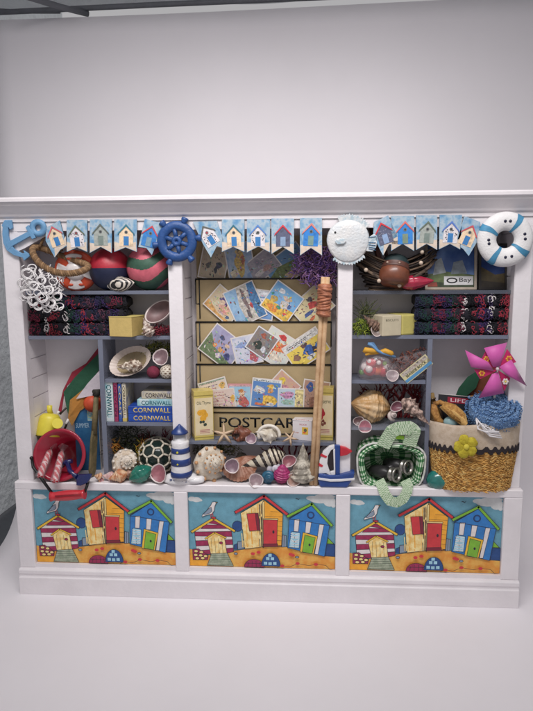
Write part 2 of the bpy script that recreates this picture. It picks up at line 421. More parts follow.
    Lp([(620, 535), (650, 522), (700, 530), (760, 506), (830, 518), (880, 506), (940, 514), (965, 540), (999, 546)], ink, .035)
    for cx, cy in ((500, 436), (462, 446), (710, 444), (724, 450), (655, 524), (755, 505), (875, 508)): E(cx, cy, 14, 10, red, False)
    E(350, 448, 12, 8, grey); E(752, 462, 12, 7, grey)
    # keep everything inside the panel edge
    hw = W/2-.02
    for v in b.v: v.x = max(-hw, min(hw, v.x)); v.z = max(.02, min(H-.02, v.z))
    o = b.build('painted_panel', root, fix=False); put(o, ((x0+x1)/2, -.1, z0))
    return o
# ================================================================== PENNANTS AND TRIM
PGROUP = 'beach hut pennants along the top of the cabinet'
def pennant(pts, hut, label, cloud_seed=0, y=-.14):
    """pts: outline in photo pixels, clockwise from top left; hut: (cx, cy, tilt, scale, wall, roof, door, spots, window)"""
    P = [at(p[0], p[1], y) for p in pts]
    c = sum(P, Vector())/len(P)
    t = thing('pennant', label, 'pennant', c, group=PGROUP)
    loc = [(p.x-c.x, p.z-c.z) for p in P]
    b = MB(mat((126, 172, 212), rgb2=(168, 196, 216), rough=.6, vs=2.2, bump=.02, bs=10))
    b.m = painterly([(92, 146, 190), (130, 168, 196), (170, 188, 200), (112, 158, 196)], 2.0, cloud_seed, .6, 3)
    edge = mat((70, 104, 128), rough=.7); b.prism(loc, -.06, .06, mside=edge); b.build('board', t)
    cx, cy, tilt, sc, wall, roof, door, spots, win = hut
    o = at(cx, cy, y); k = kk(cx, cy, y)*sc; a = math.radians(-tilt)
    def T(u, v):
        x = u*k; z = -v*k; return (o.x-c.x+x*math.cos(a)-z*math.sin(a), o.z-c.z+x*math.sin(a)+z*math.cos(a))
    def TL(l): return [T(*p) for p in l]
    # sandy foot
    s = MB(mat((214, 196, 178), rough=.7, var=.12, vs=3))
    n = len(loc); low = sorted(range(n), key=lambda i: loc[i][1])[:3]
    zc = min(q[1] for q in loc)
    mid = [q for q in loc if q[1] < zc+1.25]
    if len(mid) >= 3:
        mid = sorted(mid, key=lambda q: q[0])
        l, r = mid[0], mid[-1]
        notch = mid[1] if len(mid) == 3 else None
        if notch and notch[1] > min(l[1], r[1])+.1:
            s.prism([(l[0]+.03, l[1]+.05), (notch[0], notch[1]+.03), (r[0]-.03, r[1]+.05), (r[0]-.03, r[1]+.75), (notch[0], notch[1]+.22), (l[0]+.03, l[1]+.75)], -.066, -.06)
            s.build('sand_strip', t)
    wm = painterly([wall, tuple(min(255, v*1.12) for v in wall), tuple(v*.9 for v in wall)], 3, cloud_seed+4, .6, 4)
    w = MB(wm); w.prism(TL([(-7, 10), (-7, -3), (0, -10), (7, -3), (7, 10)]), -.085, -.06, mside=edge)
    if spots:
        rd = random.Random(cloud_seed); sp = mat(spots)
        for i in range(24):
            u, v = rd.uniform(-6, 6), rd.uniform(-4, 9)
            if abs(u) < 3.2 and v > 0: continue
            q = T(u, v); w.ell(q[0], q[1], .045, .045, -.0865, sp, 6)
    w.build('hut_wall', t)
    r = MB(mat(roof, rough=.6, var=.2, vs=4)); r.prism(TL([(-8.8, -.5), (-8.2, -2.6), (0, -11.6), (8.2, -2.6), (8.8, -.5), (0, -9.4)]), -.12, -.086, mside=edge); r.build('hut_roof', t)
    d = MB(mat(door, rough=.6, var=.14, vs=4)); d.prism(TL([(-2.6, 9.4), (-2.6, .4), (2.6, .4), (2.6, 9.4)]), -.1, -.0852); d.build('hut_door', t)
    if win:
        d = MB(mat(win, rough=.5)); q = T(0, -3.6); R = k*1.7
        d.prism([(q[0]+R*math.cos(i*PI/7), q[1]+R*math.sin(i*PI/7)) for i in range(14)], -.1, -.0852, m=mat((120, 122, 122)))
        q2 = .62; d.prism([(q[0]+q2*R*math.cos(i*PI/5), q[1]+q2*R*math.sin(i*PI/5)) for i in range(10)], -.104, -.1); d.build('hut_window', t)
def build_pennants():
    gy = (150, 156, 150); dk = (60, 64, 68); bl = (52, 122, 186); cr = (216, 190, 158); rose = (190, 70, 90)
    W = (204, 198, 200)
    def flag(xl, xr, yt, yb, yn, dx=0): return [(xl, yt), (xr, yt), (xr+dx, yb), ((xl+xr)/2+dx*.5, yn), (xl+dx*.4, yb)]
    L = [
     ([(46, 228), (60, 220.5), (67, 246), (60.5, 250), (55, 257.5), (46, 241)], (56, 237, -17, .95, cr, (206, 90, 100), bl, None, dk), 'cream beach hut pennant with a red roof hanging crooked beside the light blue anchor'),
     (flag(67, 87.5, 220, 252, 247.5), (77, 237, -4, 1, W, (96, 108, 84), bl, (60, 50, 70), (150, 60, 70)), 'speckled white beach hut pennant with a green roof, second from the left end'),
     (flag(90, 112, 219.5, 253, 247), (101, 235.5, 0, 1, gy, (96, 104, 96), (120, 134, 128), None, dk), 'plain grey beach hut pennant above the red and navy ball'),
     (flag(114.5, 137, 219.5, 252, 247.5), (126.5, 236, 2, 1, cr, (52, 120, 140), bl, None, dk), 'cream beach hut pennant with a teal roof above the pink and green ball'),
     ([(145, 219), (163.5, 223.5), (157, 243), (152, 255), (146.5, 248), (138.5, 247)], (150, 237, 16, 1, (50, 120, 190), (206, 70, 80), (120, 150, 170), None, dk), 'blue beach hut pennant with a red roof tilted against the ship wheel'),
     ([(193, 222), (217, 221), (227, 249.5), (217, 246), (211, 257.5), (203, 244)], (209, 236, -32, 1, W, (96, 96, 90), bl, (60, 50, 70), (170, 60, 80)), 'speckled white beach hut pennant with a grey roof hanging askew right of the ship wheel'),
     (flag(222, 244.5, 219.5, 252, 247), (234, 236.5, -2, 1, cr, (50, 110, 130), bl, None, dk), 'cream beach hut pennant with a teal roof over the middle bay'),
     (flag(247, 270, 219.5, 252.5, 246.5), (258, 236.5, 0, 1, W, (84, 130, 200), bl, (40, 44, 60), dk), 'speckled white beach hut pennant with a blue roof over the middle of the postcards'),
     (flag(271.5, 294, 218.5, 254, 247), (283, 236.5, 0, 1, (84, 88, 112), (212, 54, 66), (136, 160, 190), None, None), 'slate grey beach hut pennant with a red roof over the middle bay'),
     (flag(300, 322, 218, 255.5, 248, 0), (311, 235.5, 3, 1.05, (44, 120, 196), (220, 130, 120), (120, 150, 140), None, dk), 'bright blue beach hut pennant with a pink roof beside the ceramic fish'),
     ([(374, 222), (388, 215.5), (401, 245), (389, 244.5), (383, 255.5), (373, 236)], (384, 234, -18, 1.02, (84, 88, 112), (210, 50, 60), (140, 166, 204), (130, 130, 150), None), 'slate grey beach hut pennant with a red roof tilted against the ceramic fish'),
     (flag(391, 414, 216, 251, 244), (405, 233.5, -2, 1.05, (44, 120, 196), (222, 110, 104), (120, 140, 120), None, dk), 'bright blue beach hut pennant with a coral pink roof over the twig basket'),
     (flag(416, 437, 215.5, 250, 244), (427, 233, 4, 1, gy, (100, 112, 96), (120, 134, 128), None, dk), 'plain grey beach hut pennant over the large framed picture'),
     (flag(439.5, 462, 215, 249.5, 244, -2), (450.5, 233, 4, 1, W, (84, 120, 200), bl, (50, 50, 70), dk), 'speckled white beach hut pennant with a blue roof above the large framed picture'),
     ([(464, 216), (480, 222), (478, 240), (468.5, 256), (463, 249), (456, 244.5)], (468, 236, 22, .98, cr, (206, 80, 90), bl, None, dk), 'cream beach hut pennant with a red roof tilted beside the lifebuoy'),
    ]
    for i, (p, h, lab) in enumerate(L): pennant(p, h, lab, i+1)

def build_trim():
    # anchor
    c = at(24, 240, -.18); k = kk(24, 240, -.18)
    t = thing('anchor', 'light blue wooden anchor lying on its side at the top left corner of the cabinet', 'anchor', c)
    m = mat((104, 154, 196), rough=.5, var=.08, vs=1.5, bump=.02, bs=8)
    def Q(l): return [((x-24)*k, -(y-240)*k) for x, y in l]
    b = MB(m); b.prism(Q([(8, 250), (5.5, 243), (30, 231.5), (33, 229), (36, 234), (32, 236), (12, 246)]), -.13, .1); b.build('shank', t, .03)
    b = MB(m); P = [(4.5, 222.5), (6, 220.5), (13, 220.5), (13.5, 228), (11, 230), (9, 227), (8.5, 236), (10, 243), (14, 249), (21, 253), (24, 253), (23, 250), (29, 254), (29.5, 256), (23, 260.5), (22, 257.5), (13, 255), (6, 250), (3, 243), (2.5, 234), (3.5, 227), (2.3, 226)]
    b.prism(Q(P), -.11, .11); b.build('arms', t, .03)
    b = MB(m); P = [(27, 228), (30, 225.5), (37, 238), (33, 239.5)]; b.prism(Q(P), -.15, .08); b.build('stock', t, .03)
    b = MB(m); b.X = Matrix.Translation(((39.5-24)*k, -.02, -(228.5-240)*k)) @ Matrix.Rotation(PI/2, 4, 'X')
    b.lathe([(.24, -.11), (.6, -.13), (.66, -.06), (.66, .1), (.24, .1), (.24, -.11)], 28, cap=False); b.build('ring', t)
    # ship wheel
    c = at(177, 241.5, -.22); k = kk(177, 241, -.2)
    t = thing('ship_wheel', 'deep blue ship wheel with six short handles glued between the left and middle bays', 'ship wheel', c, (0, -4, 0))
    m = mat((36, 76, 138), rough=.45, var=.2, vs=1.6, bump=.03, bs=7)
    b = MB(m); b.X = Matrix.Rotation(PI/2, 4, 'X')
    b.lathe([(.8, -.1), (.84, .14), (1.1, .24), (1.4, .2), (1.52, .05), (1.5, -.1), (.8, -.1)], 40, cap=False); b.build('rim', t)
    b = MB(m); b.X = Matrix.Rotation(PI/2, 4, 'X'); b.lathe([(.36, -.1), (.4, .16), (.3, .24), (.13, .26), (.11, .16), (.0, .14)], 24, cap=False); b.build('hub', t)
    for i in range(6):
        a = PI/6+i*PI/3+.12; d = Vector((math.cos(a), 0, math.sin(a)))
        b = MB(m); b.tube([d*.3, d*.6, d*.92], lambda u: .2-.03*math.sin(PI*u), 8); b.build('spoke', t)
        a2 = i*PI/3+PI/2+.6; d = Vector((math.cos(a2), 0, math.sin(a2)))
        b = MB(m); b.tube([d*1.42, d*1.52, d*1.7, d*1.84, d*1.88], lambda u: (.2, .2, .27, .26, .14)[int(round(u*4))], 10); b.build('handle', t)
    # ceramic fish
    c = at(348, 241, -.35); k = kk(348, 241, -.3)
    t = thing('ceramic_fish', 'round white ceramic fish with blue speckled fins glued between the middle and right bays', 'fish ornament', c)
    m = mat((214, 213, 212), rgb2=(204, 208, 211), rough=.4, vs=1.2, bump=.05, bs=6, coat=.3)
    mb = mat((168, 188, 198), rgb2=(212, 214, 215), rough=.35, vs=2.6, bump=.05, bs=5, coat=.3)
    b = MB(m); b.X = Matrix.Rotation(PI/2, 4, 'X'); b.lathe([(1.5, -.1), (1.56, .05), (1.42, .15), (.9, .21), (0, .24)], 44, cap=True, wob=lambda a, v: 1+.02*math.sin(a*3)); b.build('body', t)
    b = MB(mb)
    def fin(a0, a1, r0, r1, n, seed):
        rd = random.Random(seed); pts = []
        for i in range(n+1):
            a = math.radians(a0+(a1-a0)*i/n); r = r1*(1 if i % 2 else .93)+rd.uniform(-.03, .03); pts.append((r*math.cos(a), r*math.sin(a)))
        pts += [(r0*math.cos(math.radians(a0+(a1-a0)*i/10)), r0*math.sin(math.radians(a0+(a1-a0)*i/10))) for i in range(10, -1, -1)]
        b.prism(pts, -.06, .12)
    fin(35, 115, 1.42, 1.98, 26, 1); b.build('dorsal_fin', t, .02)
    b = MB(mb); fin(-130, -42, 1.42, 1.8, 26, 2); b.build('belly_fin', t, .02)
    b = MB(mb); b.prism([(1.35, .1), (1.75, .42), (1.95, .5), (2.1, .3), (2.02, .1), (2.12, -.1), (2.05, -.5), (1.8, -.8), (1.35, -.75)], -.08, .1); b.build('tail', t, .03)
    b = MB(mb)
    for z in (.3, -.15, -.35, -.55, -.7): b.tube([(1.5, -.12, z*.8), (2.02, -.12, z)], .025, 5, mat((70, 120, 160)))
    b.build('tail_ray', t)
    b = MB(mb); b.prism([(-.85, .1), (-.3, .18), (-.15, 0), (-.3, -.2), (-.8, -.25), (-.98, -.05)], -.4, -.3); b.build('side_fin', t, .03)
    b = MB(mat((20, 20, 24), rough=.2)); b.ball((-.95, -.2, .62), .08, 10); b.build('eye', t)
    # lifebuoy
    c = at(505, 239.5, -.45)
    t = thing('lifebuoy', 'white ceramic lifebuoy with four blue bands at the top right corner of the cabinet', 'lifebuoy', c, (0, -6, 0))
    m = mat((228, 226, 226), rough=.5, var=.04, vs=1.5, bump=.03, bs=9)
    b = MB(m); R, r = 1.3, .68
    def tor(u, v, q=1.0):
        a = 2*PI*u; p = 2*PI*v; return ((R+r*q*math.cos(p))*math.cos(a), -.45*q*math.sin(p)*1.0, (R+r*q*math.cos(p))*math.sin(a))
    b.grid(tor, 56, 20, True, True); b.build('ring', t)
    for i, a in enumerate((52, 146, 232, 318)):
        b = MB(mat((66, 140, 180), rough=.5, var=.15, vs=3)); w = 15
        b.grid(lambda u, v: tor((a-w/2+w*u)/360+.004*math.sin(v*19), v, 1.035), 6, 20, False, True); b.build('band', t)
    for a in (10, -6, 92, 76, 176, 188, 282, 262):
        b = MB(mat((24, 26, 56), rough=.4)); aa = math.radians(a); q = 1.28
        b.ball((q*math.cos(aa), -.44, q*math.sin(aa)), .115, 8, sc=(1, .5, 1)); b.build('dot', t)

# ================================================================== SHELLS
IVORY = mat((224, 214, 200), rough=.4, var=.12, vs=3, bump=.03, bs=8)
PINK = mat((206, 150, 156), rough=.35, var=.15, vs=3)
def gastropod(name, label, loc, rot, H, R, turns=5, a=2.2, bump=0, nb=9, sharp=1, cord=0, rib=0, nr=14, fm=None, m=None, inner=None, tail=0, group=None, cat='seashell', seed=0, tips=None):
    b = MB(m or IVORY); nt = int(turns*26); nphi = 16; inner = inner or PINK; rd = random.Random(seed); ph0 = rd.uniform(0, 6)
    def fn(u, v):
        s = math.exp(-a*(1-u)); th = 2*PI*turns*u+ph0; p = 2*PI*v
        rr = R*.52*s; rz = H*(1-math.exp(-a/turns))*.62*s+.0
        q = 1.0
        if bump: q += bump*max(0, math.cos(nb*th/ (1.0)))**sharp*max(0, math.cos(p-.75))**2
        if rib: q += rib*math.cos(nr*th)
        if cord: q += cord*math.cos(9*p)
        out = R*.46*s+rr*q*math.cos(p)*(1.0 if math.cos(p) > 0 else .9)
        z = H*(1-s)+rz*q*math.sin(p)
        if tail and u > 1-1/turns:
            w = (u-(1-1/turns))*turns; z -= tail*w*max(0, -math.sin(p))**1.5; out *= 1-.35*w*max(0, -math.sin(p))**2
        return (out*math.cos(th), out*math.sin(th), z)
    A = b.grid(fn, nt, nphi, False, True, fm=fm)
    if tips:
        k = 0
        while True:
            th = 2*PI*k/nb; k += 1; u = (th-ph0)/(2*PI*turns)
            if u > .99: break
            if u < .35: continue
            s = math.exp(-a*(1-u)); q = 1+bump; p = .75; rr = R*.52*s*q; rz = H*(1-math.exp(-a/turns))*.62*s*q; out = R*.46*s+rr*math.cos(p)
            b.ball((out*math.cos(th), out*math.sin(th), H*(1-s)+rz*math.sin(p)), R*.095*s+.015, 8, m=tips)
    # inner wall of the mouth, running back inside the last whorl
    last = A[-1]; c = sum((b.v[i] for i in last), Vector())/len(last)
    prev = A[-8]; c2 = sum((b.v[i] for i in prev), Vector())/len(prev)
    r1 = [b.vert(c+(b.v[i]-c)*.82) for i in last]; r2 = [b.vert(c2+(b.v[i]-c)*.5) for i in last]; ce = b.vert(c2)
    for j in range(nphi):
        k = (j+1) % nphi
        b.face([last[j], last[k], r1[k], r1[j]], None if fm is None else fm(.999, 0)); b.face([r1[j], r1[k], r2[k], r2[j]], inner); b.face([r2[j], r2[k], ce], inner)
    zs = [v.z for v in b.v]; mid = (max(zs)+min(zs))/2
    for v in b.v: v.z -= mid
    o = b.build(name); put(o, loc, rot); return tag(o, label, cat, group)
LIMG = 'small open limpet shells with pink insides'
def limpet(px, py, y, rpx, label, tilt=(0, -1, .25), pink=(196, 130, 142), deep=.55, ov=1.0):
    pink = tuple(v*.86+14 for v in pink)
    c = at(px, py, y); R = .93*rpx*kk(px, py, y); pink = tuple(v*.9 for v in pink); rpx = rpx+px*.37
    inn = mat(pink, rough=.35, var=.2, vs=4); edge = mat((206, 190, 188), rough=.35, var=.1, vs=4); outm = mat((206, 184, 178), rgb2=(226, 212, 206), rough=.45, vs=4)
    b = MB(outm)
    H = R*deep
    b.lathe([(0, -H), (R*.5, -H*.75), (R*.82, -H*.35), (R, 0)], 26, m=outm, cap=False, wob=lambda a, v: 1+.05*math.sin(3*a+rpx)+.015*math.sin(17*a))
    b.lathe([(R, 0), (R*.95, -H*.03), (R*.86, -H*.16)], 26, m=edge, cap=False, wob=lambda a, v: 1+.05*math.sin(3*a+rpx)+.015*math.sin(17*a))
    b.lathe([(R*.86, -H*.16), (R*.72, -H*.3), (R*.45, -H*.55), (R*.2, -H*.7), (0, -H*.72)], 26, m=inn, cap=False, wob=lambda a, v: 1+.05*math.sin(3*a+rpx))
    b2 = b.build('limpet_shell'); put(b2, c, facing(tilt, 20)); b2.scale = (1, ov, 1)
    return tag(b2, label, 'seashell', LIMG)
def scallop(name, label, c, R, direction, roll, cols, ridge=.05, n=13, deep=.35, thick=.05):
    b = MB(mat(cols[0], rgb2=cols[1], rough=.4, vs=2.5, bump=.02, bs=8)); inn = mat(cols[2], rough=.3, var=.1, vs=2)
    def f(off):
        def g(u, v):
            a = math.radians(-78+156*u); w = v**.8
            rr = R*2*w*(1-.12*abs(2*u-1)**3)*(1+.015*math.cos(2*n*PI*u)); z = deep*R*4*w*(1-w)*.9+ridge*R*math.cos(2*n*PI*u)*w - off
            return (rr*math.sin(a)*.86, rr*math.cos(a)-R, z)
        return g
    b.grid(f(0), n*6, 14); b.grid(f(thick), n*6, 14, m=inn)
    o = b.build(name); put(o, c, facing(direction, roll)); return tag(o, label, 'seashell')
def starfish(px, py, y, rpx, label, roll):
    c = at(px, py, y); R = rpx*kk(px, py, y)
    b = MB(mat((206, 178, 148), rough=.8, var=.12, vs=5, bump=.05, bs=12)); ctr = b.vert((0, 0, .17)); cb = b.vert((0, 0, -.05)); n = 40; top = []; mid = []
    for i in range(n):
        a = 2*PI*i/n; q = abs(((i/8) % 1)-.5)*2; r = R*(.24+.76*q**2.2); top.append(b.vert((r*.55*math.cos(a), r*.55*math.sin(a), .05+.13*q))); mid.append(b.vert((r*math.cos(a), r*math.sin(a), 0)))
    for i in range(n):
        j = (i+1) % n; b.face([ctr, top[i], top[j]], sm=True); b.face([top[i], mid[i], mid[j], top[j]], sm=True); b.face([cb, mid[j], mid[i]], sm=True)
    o = b.build('starfish'); put(o, c, facing((.1, -1, .45), roll)); return tag(o, label, 'starfish', 'pale dried starfish on the middle shelf')
def moss(name, label, cat, c, rx, ry, rz, n, cols, L=.5, r=.03, seed=1, curl=1.0):
    rd = random.Random(seed); b = MB(); ms = [mat(q, rough=.8, var=.25, vs=4) for q in cols]
    for i in range(n):
        while True:
            p = Vector((rd.uniform(-1, 1), rd.uniform(-1, 1), rd.uniform(-1, 1)))
            if p.length < 1: break
        p = Vector((p.x*rx, p.y*ry, p.z*rz)); d = Vector((rd.uniform(-1, 1), rd.uniform(-1, 1), rd.uniform(-.4, 1))).normalized(); pts = [p]
        for s in range(4):
            d = (d+Vector((rd.uniform(-1, 1), rd.uniform(-1, 1), rd.uniform(-1, 1)))*.6*curl).normalized(); pts.append(pts[-1]+d*L/4)
        b.tube(pts, lambda u: r*(1-.6*u), 4, ms[rd.randrange(len(ms))])
    o = b.build(name, fix=False); put(o, c); return tag(o, label, cat)
def coral(name, label, c, H, cols, seed=1, n0=7, rot=(0, 0, 0), r0=.09, spread=.6):
    rd = random.Random(seed); b = MB(mat(cols[0], rough=.75, var=.25, vs=4, bump=.04, bs=14))
    def grow(p, d, L, r, depth):
        pts = [p]
        for s in range(4):
            d = (d+Vector((rd.uniform(-1, 1), rd.uniform(-.6, .6), rd.uniform(-.5, .8)))*.28).normalized(); pts.append(pts[-1]+d*L/4)
        b.tube(pts, lambda u: r*(1-.35*u), 6)
        if depth > 0:
            for k in range(rd.choice((2, 2, 3))):
                grow(pts[rd.choice((2, 3, 4))], (d+Vector((rd.uniform(-1, 1), rd.uniform(-.5, .5), rd.uniform(-.3, .9)))*.95).normalized(), L*.72, r*.66, depth-1)
    for i in range(n0):
        a = -1+2*i/(n0-1); grow(Vector((a*.3*H*spread, 0, 0)), Vector((a*1.0, rd.uniform(-.4, .4), 1)).normalized(), H*.42, r0, 3)
    o = b.build(name); put(o, c, rot); return tag(o, label, 'coral')
def fusi(name, label, c, axis, L, R, turns=6, belly=.3, groove=.16, knob=0, nk=10, rib=0, m=None, fm=None, spin=0, tail=.18, mouth=True, inner=None, group=None, seed=0, cord=0, rp=None):
    """spindle seashell: apex at +z, widest part at height `belly` above the mouth end"""
    b = MB(m or IVORY); n = 72; nz = 100; inner = inner or PINK
    def env(h):
        if h < belly: q = h/belly; return (tail*(1-q)+q**.0*(1-(1-q)**2.0)*(1-tail*(1-q)))*1.0 if q > 0 else tail*.5
        if rp: return max(.015, (1-((h-belly)/(1-belly))**rp)**.9)
        return max(.015, 1-((h-belly)/(1-belly))**.92)
    def fn(u, v):
        a = 2*PI*u; h = v; e = env(h); k = math.log(1+h*5)/math.log(6)*turns
        fr = (k-u) % 1.0; bulge = 1-groove*(1-math.sin(PI*fr)**.6)*(1 if h > belly*.8 else max(0, h/(belly*.8)-.2))
        q = bulge
        if knob: q += knob*max(0, math.cos(nk*a))**2*math.exp(-((fr-.45)/.16)**2)*(1 if h > .1 else 0)
        if rib: q += rib*math.cos(nk*a)
        if cord: q += cord*math.sin(k*2*PI*3)
        if mouth and h < belly*1.35:      # the opening: pushed in on one side
            t = math.exp(-((a-PI)/.42)**2)*math.exp(-((h-belly*.62)/(belly*.52))**2); q -= .55*t
            q += .22*math.exp(-((a-PI-.75)/.3)**2)*math.exp(-((h-belly*.6)/(belly*.6))**2)
        return (R*e*q*math.cos(a), R*e*q*math.sin(a), L*(h-.5))
    def f2(u, v):
        a = 2*PI*u
        if mouth and math.exp(-((a-PI)/.42)**2)*math.exp(-((v-belly*.62)/(belly*.52))**2) > .42: return inner
        return fm(u, v) if fm else None
    A = b.grid(fn, n, nz, cu=True, fm=f2); b.face([r[0] for r in A]); b.face([r[-1] for r in A])
    o = b.build(name); put(o, c, facing(axis, spin)); return tag(o, label, 'seashell', group)

# ================================================================== MIDDLE BAY
def rack():
    y0 = 3.2
    xl = at(198, 350, y0).x; xr = at(330.5, 350, y0).x
    t = thing('postcard_rack', 'tan board postcard rack with black wire pockets standing at the back of the middle bay', 'rack', ((xl+xr)/2, y0, SH['mid']))
    o = t.location/S; w = (xr-xl)/2
    tan = mat((170, 148, 108), rough=.6, var=.07, vs=.8, bump=.01, bs=5)
    b = MB(tan); b.box(-w, w, .2, .32, 0, at(260, 236, 3.5).z-o.z); b.build('back_board', t, .02)
    tiers = [(278.8, 2.95), (322, 2.65), (364.5, 2.35), (407.5, 2.05)]
    info = []
    for i, (py, y) in enumerate(tiers):
        zt = at(250, py, y).z; zb = at(250, tiers[i+1][0], tiers[i+1][1]).z-.4 if i < 3 else SH['mid']+.02
        b = MB(tan); a = b
        b.box(-w+.02*i, w-.02*i, y-y0, y-y0+.05, zb-o.z, zt-o.z); b.build('pocket_board', t)
        b = MB(BLACK); b.tube([(-w-.04, y-y0-.03, zt-o.z), (w+.04, y-y0-.03, zt-o.z)], .07, 6)
        x = -w+.28
        b.tube([(x, y-y0-.03, zt-o.z), (x, y-y0-.03, max(zb-o.z, zt-o.z-3.2))], .05, 6)
        b.tube([(-w-.02, y-y0-.03, zt-o.z), (-w-.02, y-y0-.03, zt-o.z-2.0), (x, y-y0-.03, zt-o.z-2.0)], .05, 6)
        b.tube([(w+.02, y-y0-.03, zt-o.z), (w+.02, y-y0-.03, zt-o.z-2.0)], .05, 6)
        b.build('wire_pocket', t); info.append((zt, y))
    zt = info[3][0]; y = info[3][1]; zs = SH['mid']
    b = MB(BLACK)
    for z in (zt-.42, at(250, 433.5, y).z): b.tube([(-w+.1, y-y0-.04, z-o.z), (w-.1, y-y0-.04, z-o.z)], .05, 6)
    b.build('sign_wire', t)
    pz = at(262, 424, y).z; x0 = at(219.5, 424, y).x-o.x; x1 = at(317, 424, y).x-o.x
    text('POSTCARDS', BLACK, 'sign_lettering', t, w=x1-x0, h=.86, loc=((x0+x1)/2, y-y0-.002, pz-o.z+.12), bold=.012)
    return info
PC = 'picture postcards in the wire rack'
def postcard(px, py, w, h, tilt, y, label, bg, shapes, border=None, seed=1, zbot=None):
    w *= 1.03; h *= 1.0; bg = [tuple(v*.8+44 for v in q) for q in bg]; shapes = [(s[0], tuple(v*.88+22 for v in s[1]) if not isinstance(s[1], list) else s[1])+tuple(s[2:]) for s in shapes]
    c = at(px, py, y); k = kk(px, py, y); W = w*k; H = h*k
    t = thing('postcard', label, 'postcard', c, (-1, tilt, 0), PC)
    bm_ = mat(border or (214, 206, 200), rough=.5, var=.03)
    b = MB(bm_); b.box(-W/2, W/2, -.02, .02, -H/2, H/2); b.build('card', t)
    e = .1 if border or True else .02; e = .09
    b = MB(painterly(bg, 1.3, seed, .4, 4)); b.poly([(-W/2+e, -H/2+e), (W/2-e, -H/2+e), (W/2-e, H/2-e), (-W/2+e, H/2-e)], -.0215)
    ly = -.022; iw = W-2*e; ih = H-2*e; rd = random.Random(seed)
    for s in shapes:
        ly -= .0008; m = painterly([tuple(max(0, q*.8) for q in s[1]), s[1], tuple(min(255, q*1.18) for q in s[1])], 5, seed+len(s), .4, 4)
        if s[0] == 'band': x0, x1, z0, z1 = s[2]; b.poly([(-iw/2+iw*x0, -ih/2+ih*z0), (-iw/2+iw*x1, -ih/2+ih*z0), (-iw/2+iw*x1, -ih/2+ih*z1), (-iw/2+iw*x0, -ih/2+ih*z1)], ly, m)
        elif s[0] == 'poly': b.poly([(-iw/2+iw*x, -ih/2+ih*z) for x, z in s[2]], ly, m)
        elif s[0] == 'blob':
            x, z, rx, rz = s[2]; ph = rd.uniform(0, 6)
            b.poly([(-iw/2+iw*(x+rx*(1+.22*math.sin(3*a+ph))*math.cos(a)), -ih/2+ih*(z+rz*(1+.22*math.sin(2*a+ph))*math.sin(a))) for a in [2*PI*i/16 for i in range(16)]], ly, m)
        elif s[0] == 'lines':
            x0, x1, z0, z1, n = s[2]
            for i in range(n):
                z = z0+(z1-z0)*i/max(1, n-1); xe = x0+(x1-x0)*rd.uniform(.6, 1); xx = x0
                while xx < xe: d = rd.uniform(.03, .1); b.poly([(-iw/2+iw*xx, -ih/2+ih*(z-.014)), (-iw/2+iw*min(xe, xx+d), -ih/2+ih*(z-.014)), (-iw/2+iw*min(xe, xx+d), -ih/2+ih*(z+.014)), (-iw/2+iw*xx, -ih/2+ih*(z+.014))], ly, m); xx += d+.025
    pal = [s[1] for s in shapes]+bg+[(60, 56, 66), (200, 192, 186)]
    for q in range(64):
        x, z = rd.uniform(.08, .92), rd.uniform(.08, .85); ly -= .0004; r = rd.uniform(.008, .036); g = rd.uniform(.4, 1.6); ph = rd.uniform(0, 3)
        b.poly([(-iw/2+iw*(x+r*g*math.cos(a+ph)), -ih/2+ih*(z+r/g*math.sin(a)*(1+.3*math.sin(2*a)))) for a in [2*PI*i/7 for i in range(7)]], ly, mat(tuple(max(0, min(255, v*rd.choice((.75, .9, 1.1)))) for v in pal[rd.randrange(len(pal))]), var=0))
    for v in b.v: v.x = max(-W/2+.03, min(W/2-.03, v.x)); v.z = max(-H/2+.03, min(H/2-.03, v.z))
    b.build('picture', t, fix=False); return t
